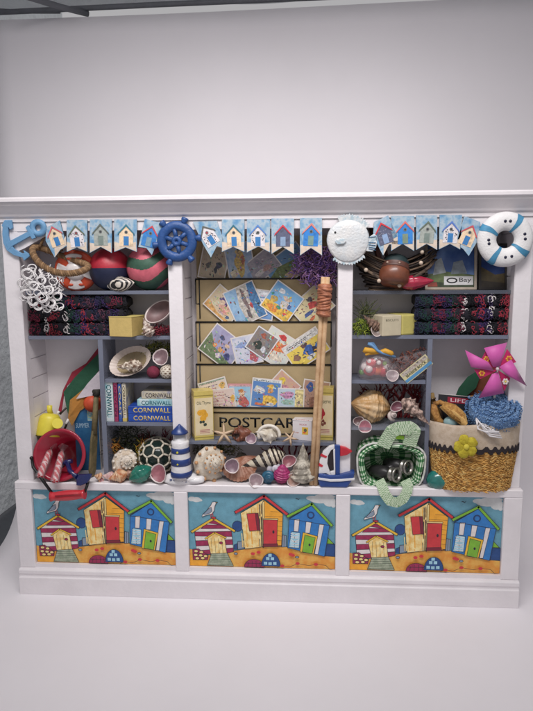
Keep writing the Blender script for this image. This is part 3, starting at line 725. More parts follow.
def postcards():
    sky = (90, 140, 190); y1, y2, y3, y4 = 3.1, 2.8, 2.5, 2.2
    B = [(96, 146, 196), (130, 172, 206), (80, 130, 190)]
    cream = [(206, 186, 150), (196, 170, 130), (214, 196, 166)]
    P = postcard
    P(214, 263, 27, 34, 12, y1, 'sandy beige postcard with dark sketched figures, leftmost in the top row of the rack', [(150, 130, 104), (172, 150, 120), (132, 116, 100)], [('blob', (60, 60, 80), (.7, .45, .12, .12)), ('blob', (90, 86, 80), (.3, .4, .1, .08)), ('blob', (50, 50, 60), (.62, .3, .07, .1))], seed=1)
    P(240, 262, 27, 38, -10, y1-.02, 'postcard of a golden figure against blue sky in the top row', [(70, 110, 170), (150, 170, 196), (90, 130, 180)], [('blob', (196, 160, 80), (.5, .45, .2, .34)), ('blob', (206, 170, 110), (.5, .78, .12, .1)), ('blob', (170, 90, 70), (.62, .55, .08, .14)), ('blob', (206, 190, 160), (.2, .2, .16, .12))], seed=2)
    P(262, 266, 32, 24, -38, y1-.04, 'dull lilac and white postcard tilted in the middle of the top row', [(120, 110, 130), (150, 140, 150), (96, 96, 116)], [('blob', (196, 186, 186), (.3, .3, .2, .14)), ('blob', (170, 130, 120), (.6, .3, .16, .14))], seed=3)
    P(287, 266, 42, 30, -36, y1-.06, 'coastline postcard with green headland and deep blue sky, tilted in the top row', [(60, 110, 160), (80, 130, 180)], [('poly', (90, 104, 50), [(0, 0), (0, .5), (.3, .66), (.7, .55), (1, .35), (1, 0)]), ('poly', (170, 140, 110), [(.1, 0), (.35, .3), (.8, .25), (1, .1), (1, 0)])], seed=4)
    P(224, 305, 33, 27, 42, y2, 'cream postcard with a purple sketched head at the left end of the second row', cream, [('blob', (80, 60, 120), (.42, .62, .14, .14)), ('blob', (206, 176, 150), (.42, .55, .1, .08)), ('blob', (206, 150, 130), (.6, .36, .2, .16)), ('blob', (70, 90, 130), (.82, .2, .08, .06)), ('poly', (206, 150, 80), [(0, 0), (0, .3), (.5, .1), (1, .12), (1, 0)])], seed=5)
    P(245, 304, 32, 38, -24, y2-.04, 'postcard of a white cliff and blue sea in the second row of the rack', B, [('poly', (186, 178, 168), [(.35, 0), (.3, .5), (.42, 1), (.78, 1), (.72, .5), (.8, 0)]), ('poly', (60, 110, 160), [(.74, 0), (.7, .5), (.8, 1), (1, 1), (1, 0)]), ('blob', (110, 90, 90), (.55, .6, .06, .3)), ('blob', (186, 60, 60), (.68, .4, .05, .07)), ('blob', (90, 80, 80), (.5, .2, .06, .14))], seed=6)
    P(258, 304, 32, 30, 8, y2, 'blue postcard with a white sky band half hidden behind the cliff postcard', [(60, 110, 180), (90, 140, 200)], [('band', (214, 216, 222), (0, 1, .62, 1)), ('band', (110, 140, 180), (0, 1, .72, .78)), ('blob', (196, 120, 90), (.55, .2, .14, .24))], seed=7)
    P(282, 302, 32, 32, 36, y2-.08, 'white bordered postcard of a bright beach party, tipped on its corner', [(70, 140, 206), (110, 170, 214)], [('poly', (226, 176, 60), [(0, 0), (0, .3), (1, .42), (1, 0)]), ('blob', (214, 214, 220), (.3, .8, .1, .1)), ('blob', (206, 176, 150), (.6, .68, .16, .08)), ('blob', (196, 190, 186), (.62, .45, .16, .16)), ('blob', (226, 130, 50), (.35, .16, .2, .1)), ('blob', (196, 160, 70), (.22, .42, .12, .14)), ('blob', (60, 140, 110), (.5, .28, .08, .07)), ('blob', (206, 60, 60), (.8, .2, .07, .05)), ('blob', (60, 90, 150), (.78, .5, .06, .1))], border=(220, 214, 212), seed=8)
    P(312, 307, 36, 30, -42, y2-.02, 'sandy yellow postcard with a red and blue running figure, rightmost in the second row', [(206, 186, 130), (214, 196, 140), (190, 170, 120)], [('blob', (186, 60, 56), (.55, .55, .14, .14)), ('blob', (60, 80, 140), (.3, .4, .16, .08)), ('blob', (50, 60, 90), (.7, .3, .2, .07)), ('blob', (80, 70, 80), (.6, .75, .08, .08)), ('blob', (206, 100, 60), (.3, .18, .1, .06))], seed=9)
    P(222, 347, 36, 33, 38, y3, 'lilac postcard with children in a green meadow, leftmost in the third row', [(130, 120, 160), (150, 146, 186), (112, 120, 150)], [('poly', (96, 116, 76), [(0, 0), (0, .7), (.35, .35), (1, .2), (1, 0)]), ('blob', (206, 150, 80), (.5, .4, .08, .08)), ('blob', (60, 70, 110), (.35, .75, .08, .08)), ('blob', (50, 60, 110), (.78, .34, .1, .1)), ('blob', (214, 180, 150), (.6, .62, .07, .07)), ('blob', (214, 120, 60), (.3, .42, .07, .06)), ('blob', (206, 196, 190), (.55, .2, .08, .08))], seed=10)
    P(247, 350, 27, 30, -12, y3-.02, 'pale lilac and white postcard with a red shape, behind its neighbours in the third row', [(176, 180, 206), (200, 200, 214), (150, 160, 196)], [('blob', (180, 80, 84), (.7, .25, .16, .24)), ('blob', (130, 150, 196), (.4, .7, .3, .1))], seed=11)
    P(262, 343, 24, 26, 34, y3-.06, 'small white bordered postcard of a dark rocky scene, tilted in the third row', [(70, 90, 96), (120, 100, 90), (90, 110, 130)], [('blob', (196, 200, 206), (.7, .3, .12, .14)), ('blob', (160, 80, 60), (.4, .8, .14, .1)), ('blob', (40, 50, 44), (.4, .35, .2, .16))], border=(216, 214, 218), seed=12)
    P(277, 348, 32, 34, 32, y3-.04, 'pale blue postcard with an orange teddy in the middle of the third row', [(190, 200, 196), (206, 206, 190), (180, 196, 206)], [('blob', (222, 120, 60), (.45, .55, .26, .2)), ('blob', (230, 150, 80), (.3, .35, .16, .14)), ('blob', (196, 50, 50), (.5, .88, .14, .08)), ('blob', (206, 100, 70), (.75, .62, .14, .14)), ('blob', (214, 200, 180), (.6, .22, .2, .14)), ('blob', (60, 80, 130), (.36, .16, .07, .04))], seed=13)
    P(306, 349, 40, 28, -34, y3-.08, 'bright yellow postcard with a white title strip and a blue group of people', [(222, 186, 40), (230, 196, 60)], [('band', (206, 204, 200), (0, 1, .74, 1)), ('lines', (60, 60, 70), (.08, .95, .84, .9, 2)), ('blob', (50, 90, 170), (.55, .4, .15, .18)), ('blob', (60, 110, 180), (.85, .4, .12, .1)), ('blob', (90, 60, 60), (.5, .66, .09, .1)), ('blob', (40, 40, 60), (.7, .3, .08, .14)), ('blob', (130, 90, 70), (.18, .4, .1, .12)), ('blob', (206, 206, 206), (.5, .14, .12, .1)), ('blob', (196, 60, 60), (.8, .12, .08, .08))], seed=14)
    P(216, 396, 28, 34, -16, y4, 'cream postcard covered in pink handwriting with an orange blot, leftmost in the bottom row', [(206, 186, 166), (214, 196, 180)], [('lines', (130, 110, 110), (.08, .7, .85, .95, 2)), ('lines', (196, 120, 110), (.08, .8, .1, .75, 8)), ('blob', (214, 166, 80), (.84, .78, .12, .1)), ('band', (130, 150, 130), (0, 1, .96, 1))], seed=15)
    P(222, 402, 27, 27, -6, y4-.04, 'cream postcard with faint pink writing and a yellow edge, low in the bottom row', [(206, 176, 160), (214, 190, 176)], [('lines', (180, 120, 120), (.08, .75, .3, .9, 6)), ('blob', (226, 170, 60), (.93, .6, .08, .16)), ('lines', (120, 100, 110), (.2, .8, .12, .2, 2))], seed=16)
    P(240, 396.5, 23, 26, 0, y4-.02, 'pink bordered postcard of a woman in red beside a tall blue tower', [(110, 170, 206), (150, 190, 210)], [('band', (196, 150, 150), (-.06, 1.06, .93, 1)), ('blob', (190, 86, 80), (.65, .3, .26, .24)), ('blob', (226, 190, 160), (.6, .62, .13, .13)), ('blob', (196, 120, 60), (.55, .74, .12, .08)), ('poly', (50, 80, 110), [(.12, .3), (.2, .9), (.28, .3)]), ('blob', (206, 196, 180), (.3, .22, .12, .16))], border=(206, 140, 144), seed=17)
    P(266, 393.5, 29, 30, 6, y4-.05, 'postcard of a sailor in yellow against blue sky and white cloud', [(46, 100, 176), (70, 120, 186)], [('band', (200, 206, 206), (0, 1, .92, 1)), ('lines', (40, 50, 70), (.1, .8, .955, .96, 1)), ('blob', (206, 206, 206), (.24, .62, .2, .14)), ('blob', (222, 176, 60), (.62, .25, .26, .24)), ('blob', (206, 140, 80), (.64, .62, .1, .12)), ('blob', (226, 180, 60), (.66, .78, .13, .07)), ('blob', (206, 100, 60), (.3, .1, .2, .06)), ('blob', (196, 196, 200), (.7, .12, .14, .06))], seed=18)
    P(283, 387, 26, 26, 42, y4, 'tan and pink postcard tipped on its corner, peeping over the map postcard', [(196, 160, 110), (190, 130, 120), (214, 180, 90)], [('blob', (222, 190, 50), (.3, .7, .14, .12)), ('blob', (186, 120, 130), (.6, .5, .2, .14)), ('blob', (206, 80, 70), (.3, .4, .06, .06))], seed=19)
    P(291, 398, 26, 20, 2, y4-.07, 'pastel blue, pink and cream map postcard in the bottom row', [(160, 186, 206), (176, 196, 210)], [('blob', (196, 130, 170), (.35, .66, .28, .18)), ('poly', (140, 176, 160), [(.08, .3), (.2, .12), (.6, .1), (.62, .36), (.3, .42)]), ('band', (214, 196, 130), (.66, 1, 0, 1)), ('blob', (110, 100, 90), (.82, .26, .06, .08)), ('lines', (120, 80, 120), (.15, .6, .6, .75, 2))], seed=20)
    P(315, 397, 26, 34, 8, y4-.03, 'brown bear postcard half hidden behind the pole in the bottom row', [(150, 106, 86), (176, 130, 106)], [('blob', (130, 84, 66), (.5, .3, .24, .26)), ('blob', (50, 80, 150), (.25, .8, .14, .14)), ('blob', (206, 170, 150), (.7, .8, .12, .1))], seed=21)

def mid_items():
    Z = SH['mid']
    # yellow carton boxes
    def carton(px0, px1, pytop, y, yaw, d, label, motif, words, side):
        a = stand(px0, y, Z); bb = stand(px1, y, Z); w = (bb.x-a.x); h = at((px0+px1)/2, pytop, y).z-Z
        t = thing('biscuit_carton', label, 'box', ((a.x+bb.x)/2, y, Z), (0, 0, yaw), 'tall yellow cartons on the middle shelf')
        m = mat((206, 186, 96), rgb2=(196, 172, 88), rough=.35, vs=.8, coat=.2); cr = mat((218, 196, 150), rgb2=(222, 206, 170), rough=.4, vs=.8)
        b = MB(m); b.box(-w/2, w/2, 0, d, 0, h); b.build('carton', t, .02)
        b = MB(cr); b.box(-w/2+.05, w/2-.05, -.012, .0, h*.1, h*.86); b.box(-w/2-.012, -w/2, .06, d-.06, h*.1, h*.86); b.build('printed_panel', t)
        for z in (.9, .05): b = MB(mat((150, 132, 60), rough=.4)); b.box(-w/2-.01, w/2+.01, -.014, 0, h*z, h*(z+.015)); b.build('trim_line', t)
        text(words, mat((60, 66, 40)), parent=t, w=w*.72, h=h*.085, loc=(0, -.014, h*.75), rot=(90, 0, 0))
        b = MB(mat(motif[0], rough=.4, var=.2, vs=3)); rd = random.Random(px0)
        for i in range(5): b.ell(-w*.12+rd.uniform(-.14, .22)*w, h*.52+rd.uniform(-.08, .1)*h, w*.17, h*.06, -.0135-.0006*i)
        b.m = mat(motif[1])
        for i in range(5): b.ell(rd.uniform(-.2, .1)*w, h*.34+rd.uniform(-.04, .04)*h, w*.07, h*.03, -.018-.0006*i)
        b.m = mat((176, 110, 110))
        for i in range(3): b.poly([(-w*.22, h*(.2-.03*i)), (w*.3, h*(.2-.03*i)), (w*.3, h*(.215-.03*i)), (-w*.22, h*(.215-.03*i))], -.014)
        b.build('print', t, fix=False)
    carton(195, 214, 391, .9, 20, 1.3, 'tall yellow carton with orange fruit print at the left of the middle shelf', ((222, 160, 40), (50, 62, 50)), 'Old Thyme', 1)
    carton(315, 333, 388, 1.2, -6, 1.2, 'tall yellow carton with red fruit print behind the pole at the right', ((176, 40, 50), (120, 60, 50)), 'Preserve', 0)
    # small white box
    c = stand(302, 1.1, Z); t = thing('small_white_box', 'small white box with red lettering and a yellow picture, right of the starfish', 'box', c, (0, 0, -14))
    b = MB(mat((214, 208, 210), rough=.45, var=.04)); b.box(-.78, .78, 0, 1.1, 0, 1.62); b.build('carton', t, .02)
    b = MB(mat((214, 208, 210), rough=.45)); b.box(-.8, .8, -.02, 1.12, 1.6, 1.66); b.build('lid', t, .01)
    text('ROCK', mat((186, 40, 60)), parent=t, w=.6, h=.12, loc=(.1, -.003, 1.3)); text('SWEETS', mat((186, 40, 60)), parent=t, w=1.1, h=.14, loc=(0, .1, 1.662), rot=(0, 0, 0))
    b = MB(mat((216, 176, 60), rough=.4)); b.box(.0, .5, -.008, .002, .5, 1.1); b.build('label_picture', t)
    b = MB(mat((90, 90, 70))); b.ell(.27, .85, .13, .14, -.0095); b.ell(.2, .66, .12, .08, -.0095, mat((206, 90, 50))); b.build('print', t, fix=False)
    text('Fudge', mat((196, 110, 60)), parent=t, w=.4, h=.12, loc=(-.45, -.003, .62))
    starfish(224, 434, .55, 13, 'pale starfish standing on its points beside the left yellow carton', 92)
    starfish(290, 438, .5, 9.5, 'smaller pale starfish lying by the small white box', 60)
    fusi('brown_seashell', 'rusty brown knobbly seashell in front of the POSTCARDS sign', stand(242, .9, Z)+Vector((0, 0, .56)), (.95, -.3, .25), 1.8, .62, 4, .45, m=mat((124, 68, 46), rgb2=(96, 50, 36), rough=.45, vs=2), knob=.25, nk=7, inner=mat((50, 32, 28)), rp=1.5)
    fusi('murex_seashell', 'white spiny seashell with an open arched mouth in front of the POSTCARDS sign', stand(267, .8, Z)+Vector((0, 0, .6)), (-.9, -.35, .25), 2.0, .62, 4, .5, m=mat((214, 206, 192), rgb2=(190, 178, 158), rough=.5, vs=2.4), knob=.4, nk=6, inner=mat((120, 100, 86)), spin=60)
    b = MB(mat((220, 212, 200), rough=.5)); b.tube([Vector((.85*math.cos(a)*1.0, 0, .72*math.sin(a))) for a in [PI*i/14*1.25-.3 for i in range(15)]], lambda u: .13, 8); o = tag(put(b.build('arched_seashell'), stand(269, .55, Z)+Vector((0, 0, .62))), 'white arched broken seashell curve over the spiny white seashell', 'seashell')
    limpet(251, 438.5, .45, 6, 'tiny mauve limpet shell on the middle shelf under the brown seashell', pink=(170, 130, 146))
    # under the shelf, on the deck
    D = DECKZ
    moss('yellow_moss', 'yellow green moss at the back left under the middle shelf', 'moss', stand(215, 2.8, D)+Vector((0, 0, 1.9)), 2.2, .6, .8, 260, [(120, 112, 36), (90, 90, 36), (60, 64, 30)], seed=14)
    coral('maroon_coral', 'dark red coral pieces at the back right under the middle shelf', stand(292, 3.0, D)+Vector((0, 0, 1.5)), 2.0, [(118, 20, 44)], seed=21, n0=8, spread=2.2)
    mt = mat((216, 206, 190), rgb2=(202, 186, 164), rough=.4, vs=1.6, bump=.04, bs=8)
    c = at(212, 465, .5); R = 21.5*kk(212, 465, .5); c.z = max(c.z, D+R*.93)
    gastropod('spiny_seashell', 'big white spiny seashell seen from its spiral end, at the left under the middle shelf', c, facing((.5, -1, .2), 12), R*1.1, R*1.0, 4, 2.3, m=mt, bump=.26, nb=11, cord=.04, sharp=2, tips=mat((196, 146, 100), rough=.5))
    limpet(232, 466, -.1, 8, 'limpet shell with a mauve inside leaning on the big spiny seashell', pink=(150, 116, 132), tilt=(.1, -1, .2))
    gastropod('grey_seashell', 'small grey brown round seashell behind the brown clam', stand(243, 1.9, D)+Vector((0, 0, 1.5)), facing((.7, -.7, .6)), 1.0, .72, 4, 2.5, m=mat((120, 110, 98), rgb2=(96, 88, 76), rough=.5, vs=2))
    scallop('clam_shell', 'rusty brown ridged clam shell on the deck beside the big spiny seashell', stand(241, .75, D)+Vector((0, 0, .95)), 1.02, (-.1, -1, .75), 200, [(150, 96, 72), (176, 132, 112), (150, 110, 90)], deep=.3, n=15, ridge=.035)
    stripe = mat((52, 42, 38), rough=.4, var=.2); pale = mat((206, 194, 172), rough=.4, var=.1)
    fusi('striped_auger_seashell', 'black and cream banded pointed seashell lying in the middle under the shelf', stand(262, .9, D)+Vector((0, 0, 1.62)), (-1, -.15, -.28), 3.9, .82, 8, .3, m=pale, fm=lambda u, v: stripe if math.sin((math.log(1+v*5)/math.log(6)*8-u)*2*PI) > .15 else pale, groove=.14)
    gastropod('lilac_seashell', 'pale lilac rounded seashell behind the pink and blue ones', stand(275, .6, D)+Vector((0, 0, 1.1)), facing((.3, -1, .3)), 1.2, .8, 4, 2.6, m=mat((190, 186, 202), rgb2=(206, 200, 206), rough=.4, vs=2))
    gastropod('blue_seashell', 'teal blue painted round seashell on the middle deck', stand(269, -.05, D)+Vector((0, 0, .6)), facing((.1, -1, .1)), 1.1, .72, 4, 2.4, m=mat((40, 92, 120), rough=.35, var=.25, vs=2), cord=.04, inner=mat((60, 90, 110)))
    fusi('magenta_seashell', 'magenta pink ribbed seashell between the blue one and a limpet', stand(282, .1, D)+Vector((0, 0, .85)), (.1, -.3, 1), 1.8, .68, 5, .42, m=mat((170, 48, 108), rough=.4, var=.25, vs=2.4), cord=.045, rib=.03, nk=10, groove=.08, mouth=False, rp=1.6)
    limpet(289, 461, .15, 8.2, 'limpet shell with a pink inside resting on top of the magenta seashell', pink=(176, 96, 106), tilt=(0, -1, .2), ov=.8)
    limpet(256, 480.5, -.3, 7.8, 'translucent white limpet shell on the deck below the auger seashell', pink=(180, 150, 156), tilt=(.1, -1, .35))
    limpet(293.5, 480, -.3, 7.5, 'peach limpet shell on the deck at the foot of the tall grey seashell', pink=(206, 156, 140), tilt=(0, -1, .3))
    fusi('tall_grey_seashell', 'tall grey and white knobbly seashell standing upright beside the pole', stand(303, .4, D)+Vector((0, 0, 1.62)), (.0, .08, 1), 3.3, 1.1, 7, .2, m=mat((128, 120, 108), rgb2=(196, 188, 172), rough=.55, vs=2, bump=.04, bs=8), knob=.14, nk=7, groove=.11, mouth=False)
    # pole
    a = stand(313.3, -.15, D); e = at(325.5, 277, .15); d = e-a; L = d.length
    t = thing('wooden_pole', 'light wooden double pole bound with copper cord leaning in front of the postcard rack', 'pole', a); t.rotation_euler = facing(d, 0)
    wm = mat((204, 168, 128), rgb2=(186, 148, 108), rough=.6, vs=1.2, bump=.02, bs=5)
    q = facing(d, 0).to_matrix().inverted() @ Vector((1, 0, 0)); q.z = 0; q.normalize()
    for s in (-1, 1):
        b = MB(wm); b.tube([q*(.165*s)+Vector((0, 0, z)) for z in (0.05, L*.3, L*.7, L)], .18, 12); b.build('rod', t)
    cm = mat((176, 110, 78), rgb2=(150, 88, 62), rough=.5, vs=3, bump=.03, bs=8); b = MB(cm)
    pts = [Vector((.52*math.cos(w)*(1+.12*math.sin(w*.37)), .42*math.sin(w)*(1+.1*math.sin(w*.7)), L-2.9+2.3*(w/(2*PI*13))+.1*math.sin(w*1.1))) for w in [2*PI*13*i/300 for i in range(301)]]
    b.tube(pts, .13, 6); b.lathe([(.3, L-3.0), (.5, L-2.9), (.5, L-.6), (.3, L-.5)], 16); b.build('copper_binding', t)
    # boat
    c = stand(338, -.1, D); t = thing('ceramic_sailboat', 'red, white and blue ceramic sailing boat in front of the right divider', 'boat ornament', c)
    def Q(l, y=-.1): return [(at(x, z, y).x-c.x, at(x, z, y).z-c.z) for x, z in l]
    nb = mat((34, 66, 136), rough=.35, coat=.3, var=.15, vs=1.4); wh = mat((220, 218, 220), rough=.35, coat=.3, var=.04, bump=.02, bs=6); rd_ = mat((196, 36, 52), rough=.35, coat=.3, var=.1)
    b = MB(nb); b.prism(Q([(318.5, 472), (330, 474), (341, 473.5), (354.5, 470), (353.5, 476), (347, 486), (320, 485.5), (318, 479)]), -.42, .4); b.build('hull', t, .12)
    b = MB(wh); b.prism(Q([(318, 475.5), (330, 477.2), (341, 477), (354.4, 476), (354, 478), (341, 479.3), (330, 479.5), (318, 477.5)]), -.5, -.3); b.build('hull_stripe', t, .03)
    b = MB(nb); b.prism(Q([(334.5, 444.5), (340, 445), (339.8, 474), (335.5, 474)]), -.16, .16); b.build('mast', t, .05)
    outer = [(334, 444.5), (329, 446), (323, 451), (319.5, 460), (318.5, 473), (325, 473), (331, 475), (335, 474)]; 
    b = MB(wh); b.prism(Q([(334.5, 444.5), (329, 446), (323, 451), (319.5, 460), (318.5, 473), (326, 472.5), (331, 474.5), (329, 468.5), (327.3, 463), (328, 455), (331, 449.5), (334.5, 448)]), -.2, .2)
    b.prism(Q([(333, 449), (335, 448), (335.3, 474), (331, 474.5), (330, 471), (333.8, 470)]), -.2, .2)
    b.build('sail', t, .05)
    b = MB(mat((40, 32, 36), rough=.4)); b.prism(Q([(333.5, 448.5), (330, 450), (327.2, 457), (327, 463), (329.5, 469), (334, 468.5)]), -.08, .12); b.build('dark_sail', t)
    b = MB(rd_); b.prism(Q([(321, 452.5), (327, 455.5), (326, 457), (320, 455)]), -.24, -.18); b.prism(Q([(319, 462), (323, 464.5), (322, 466), (318.5, 465)]), -.24, -.18); b.build('sail_mark', t)
    b = MB(rd_); b.prism(Q([(340, 445.5), (346, 447), (352.5, 451), (347, 454.5), (340, 456)]), -.2, .2); b.build('flag', t, .08)
    # purple raffia
    c = at(318, 263, 1.6); rd = random.Random(8); t = None
    b = MB(); ms = [mat(q, rough=.8, var=.25, vs=4) for q in ((120, 84, 160), (92, 62, 130), (150, 112, 170), (130, 90, 120))]
    for i in range(620):
        while True:
            p = Vector((rd.uniform(-1, 1), rd.uniform(-1, 1), rd.uniform(-1, 1)))
            if p.length < 1 and p.z < .9-.5*abs(p.x): break
        p = Vector((p.x*1.95, p.y*.7, p.z*1.6-.15)); d = Vector((rd.uniform(-1, 1), rd.uniform(-.5, .5), rd.uniform(-1, 1))).normalized(); pts = [p]
        for s in range(3): d = (d+Vector((rd.uniform(-1, 1), rd.uniform(-1, 1), rd.uniform(-1, 1)))*.5).normalized(); pts.append(pts[-1]+d*.22)
        b.tube(pts, .03, 4, ms[rd.randrange(4)])
    tag(put(b.build('raffia_bundle', fix=False), c), 'tangled purple raffia bundle at the top right of the postcard rack', 'raffia')

# ================================================================== RIGHT BAY
def right_top():
    Z = SH['s1R']
    # twig basket
    c = at(396, 262, 1.1); k = kk(396, 262, 1.1); rd = random.Random(12)
    t = thing('twig_basket', 'dark woven twig basket with pale beads on the top right shelf', 'basket', (c.x, 1.6, Z))
    tw = [mat(q, rough=.85, var=.3, vs=3, bump=.04, bs=8) for q in ((88, 70, 56), (66, 52, 44), (110, 90, 72), (50, 40, 36))]
    b = MB()
    for j in range(13):
        v = j/12; R = 1.9+1.5*v**.8; z = .15+3.1*v
        for s in range(2):
            ph = rd.uniform(0, 6); pts = []
            for i in range(40):
                a = 2*PI*i/40; pts.append((R*(1+.04*math.sin(5*a+ph))*math.cos(a)*1.02, R*.42*(1+.05*math.sin(4*a+ph))*math.sin(a)+.2, z*.62+.1*math.sin(2*a+ph)+1.9*v*abs(math.cos(a))**1.8))
            b.tube(pts, rd.uniform(.05, .085), 5, tw[rd.randrange(4)], closed=True)
    b.build('woven_twigs', t)
    b = MB()
    for i in range(7):
        a0 = rd.uniform(PI*1.05, PI*1.6); pts = []
        for s in range(9):
            a = a0+s*.16; R = 2.9+.1*math.sin(s); pts.append((R*math.cos(a)*1.05, R*.45*math.sin(a), .5+1.1*abs(math.cos(a))**1.5*1.6+rd.uniform(-.08, .08)))
        b.tube(pts, .09, 5, tw[i % 3])
    b.build('loose_twig', t)
    for px, py in ((366, 270), (379, 281), (399.5, 285.5), (422, 252), (421, 263)):
        p = at(px, py, .15); b = MB(mat((196, 176, 156), rough=.5)); b.ball(p-t.location/S, .16, 10); b.build('bead', t)
    # leather wrapped bundle in the basket
    c = stand(394, .75, Z)+Vector((0, 0, 1.35)); t = thing('copper_pot', 'small copper brown pot with dark bands lying in the twig basket', 'pot', c, (-24, 10, 0))
    b = MB(mat((120, 66, 44), rough=.4, var=.3, vs=1, coat=.2)); b.lathe([(0, -1.0), (.8, -1.0), (1.12, -.7), (1.16, -.1), (1.1, .1)], 34, cap=False); b.build('base', t)
    b = MB(mat((88, 52, 42), rough=.5, var=.3, vs=2)); b.lathe([(1.1, .1), (1.16, .15), (1.1, .3), (1.1, .55)], 34, cap=False); b.build('band', t)
    b = MB(mat((34, 50, 52), rough=.5, var=.2)); b.lathe([(1.1, .55), (1.05, .8), (.85, 1.15), (.5, 1.35), (0, 1.42)], 34, cap=False); b.build('lid', t)
    b = MB(mat((166, 140, 124), rough=.4)); b.ball((-.75, -.85, .33), .1, 10); b.ball((.1, -1.12, .33), .09, 10); b.build('stud', t)
    c = at(379, 258, 1.3); b = MB(mat((92, 42, 30), rough=.5, var=.25)); b.box(-.16, .16, -.5, .5, -2.6, 2.6); b.box(.6, .8, .1, .7, -2.3, 2.5)
    tag(put(b.build('brown_board', bevel=.04), (c.x, 2.2, Z+2.75), (0, -14, 0)), 'reddish brown board leaning in the twig basket under the slate grey pennant', 'board')
    fusi('red_seashell', 'glossy crimson pointed seashell on the top right shelf beside the twig basket', stand(415, .65, Z)+Vector((0, 0, .62)), (1, -.1, .08), 2.8, .56, 5, .42, m=mat((166, 34, 62), rough=.25, var=.2, vs=2, coat=.5), groove=.07, rib=.02, nk=10, tail=.1, mouth=False, rp=1.5)
    # framed pictures
    def frame(px0, px1, pyb, y, label, bg, shapes, wood, h, lett=False, tilt=-8):
        a = stand(px0, y, Z); e = stand(px1, y, Z); w = e.x-a.x
        t = thing('picture_frame', label, 'picture', ((a.x+e.x)/2, y, Z+.02), (tilt, 0, 0), 'framed pictures on the top right shelf')
        b = MB(mat(wood, rough=.5, var=.15, vs=2)); f = .18
        for q in ((-w/2, w/2, 0, f), (-w/2, w/2, h-f, h)): b.box(q[0], q[1], -.06, .12, q[2], q[3])
        for q in ((-w/2, -w/2+f), (w/2-f, w/2)): b.box(q[0], q[1], -.055, .115, f, h-f)
        b.build('frame', t)
        b = MB(painterly(bg, .5, px0, .25, 3)); b.box(-w/2+f, w/2-f, .02, .06, f, h-f); iw = w-2*f; ih = h-2*f; ly = .02
        for s in shapes:
            ly -= .002; b.poly([(-iw/2+iw*x, f+ih*z) for x, z in s[1]], ly, painterly([tuple(q*.8 for q in s[0]), s[0], tuple(min(255, q*1.15) for q in s[0])], 2, len(s[1]), .3, 4))
        b.build('picture', t, fix=False); return t, w
    t, w = frame(425, 476.5, 290, 1.5, 'large framed coastal landscape with cliffs and a white caption on the top right shelf', [(36, 60, 110), (60, 90, 150), (110, 140, 190)],
        [((96, 110, 70), [(0, 0), (0, .3), (.4, .36), (1, .28), (1, 0)]), ((150, 156, 160), [(.12, .28), (.18, .62), (.3, .68), (.4, .34)]), ((130, 140, 150), [(.5, .3), (.56, .58), (.75, .62), (.85, .32)]), ((60, 70, 50), [(0, 0), (0, .14), (.5, .1), (1, .18), (1, 0)]), ((130, 60, 50), [(0, .02), (0, .1), (.2, .12), (.22, .02)])], (170, 156, 140), 3.7)
    b = MB(mat((206, 204, 204))); b.box(w/2-2.45, w/2-.25, -.0, .012, .36, 1.02); b.build('caption', t)
    text('Bay', BLACK, parent=t, w=.9, h=.42, loc=(w/2-.85, -.002, .7)); b = MB(BLACK); b.ell(w/2-1.85, .7, .42, .22, -.003, n=18); b.ell(w/2-1.85, .7, .3, .12, -.005, m=mat((206, 204, 204)), n=14)
    b.build('caption_emblem', t, fix=False)
    frame(478.5, 507, 288, 1.7, 'smaller dark framed picture of a brown hill at dusk, behind the lifebuoy', [(26, 44, 90), (40, 64, 120), (30, 50, 100)], [((84, 72, 46), [(0, 0), (0, .5), (.25, .42), (.6, .3), (1, .34), (1, 0)]), ((60, 50, 40), [(0, 0), (0, .16), (1, .1), (1, 0)])], (50, 44, 42), 3.5)
def right_mid():
    Z = SH['s2R']
    moss('lime_moss', 'bright lime green moss clump at the left of the second right shelf', 'moss', stand(364, .9, Z)+Vector((0, 0, .55)), 1.15, .5, .55, 330, [(130, 150, 40), (96, 120, 36), (166, 176, 60), (70, 90, 30)], L=.5, seed=31)
    moss('lime_moss', 'small lime green sprig of moss in front of the long yellow box', 'moss', stand(386.5, .65, Z)+Vector((0, 0, .3)), .4, .25, .28, 60, [(150, 180, 50), (110, 150, 40)], L=.45, seed=33)
    moss('airplant', 'small dark green spiky plant above the brown cone on the second right shelf', 'plant', stand(366, 1.4, Z)+Vector((0, 0, 1.5)), .55, .3, .5, 50, [(70, 84, 44), (96, 100, 56)], L=1.2, r=.035, seed=34, curl=.3)
    fusi('brown_cone', 'brown scaly cone lying in the lime moss', stand(371.5, .45, Z)+Vector((0, 0, .95)), (-.75, -.2, .7), 1.9, .42, 9, .35, m=mat((96, 74, 62), rgb2=(130, 100, 84), rough=.8, vs=3), knob=.35, nk=9, mouth=False, groove=.3)
    limpet(377, 330.5, .2, 6.6, 'small grey white limpet shell at the front of the lime moss', pink=(150, 130, 124), tilt=(.1, -1, .4))
    c = stand(399, 1.0, Z); t = thing('yellow_box', 'long pale yellow box with a cream side, beside the lime moss on the right', 'box', c, (0, 0, 24))
    b = MB(mat((188, 176, 96), rough=.6, var=.07, vs=1.5, bump=.02, bs=6)); b.box(-.1, 1.3, -.5, 1.8, 0, 1.58); b.build('carton', t, .12)
    b = MB(mat((196, 184, 156), rough=.6, var=.07, vs=1.5)); b.box(-1.75, -.1, -.46, 1.7, 0, 1.54); b.build('side_panel', t, .05)
    text('BISCUITS', mat((96, 90, 70)), parent=t, w=1.1, h=.17, loc=(-.92, -.464, 1.2))
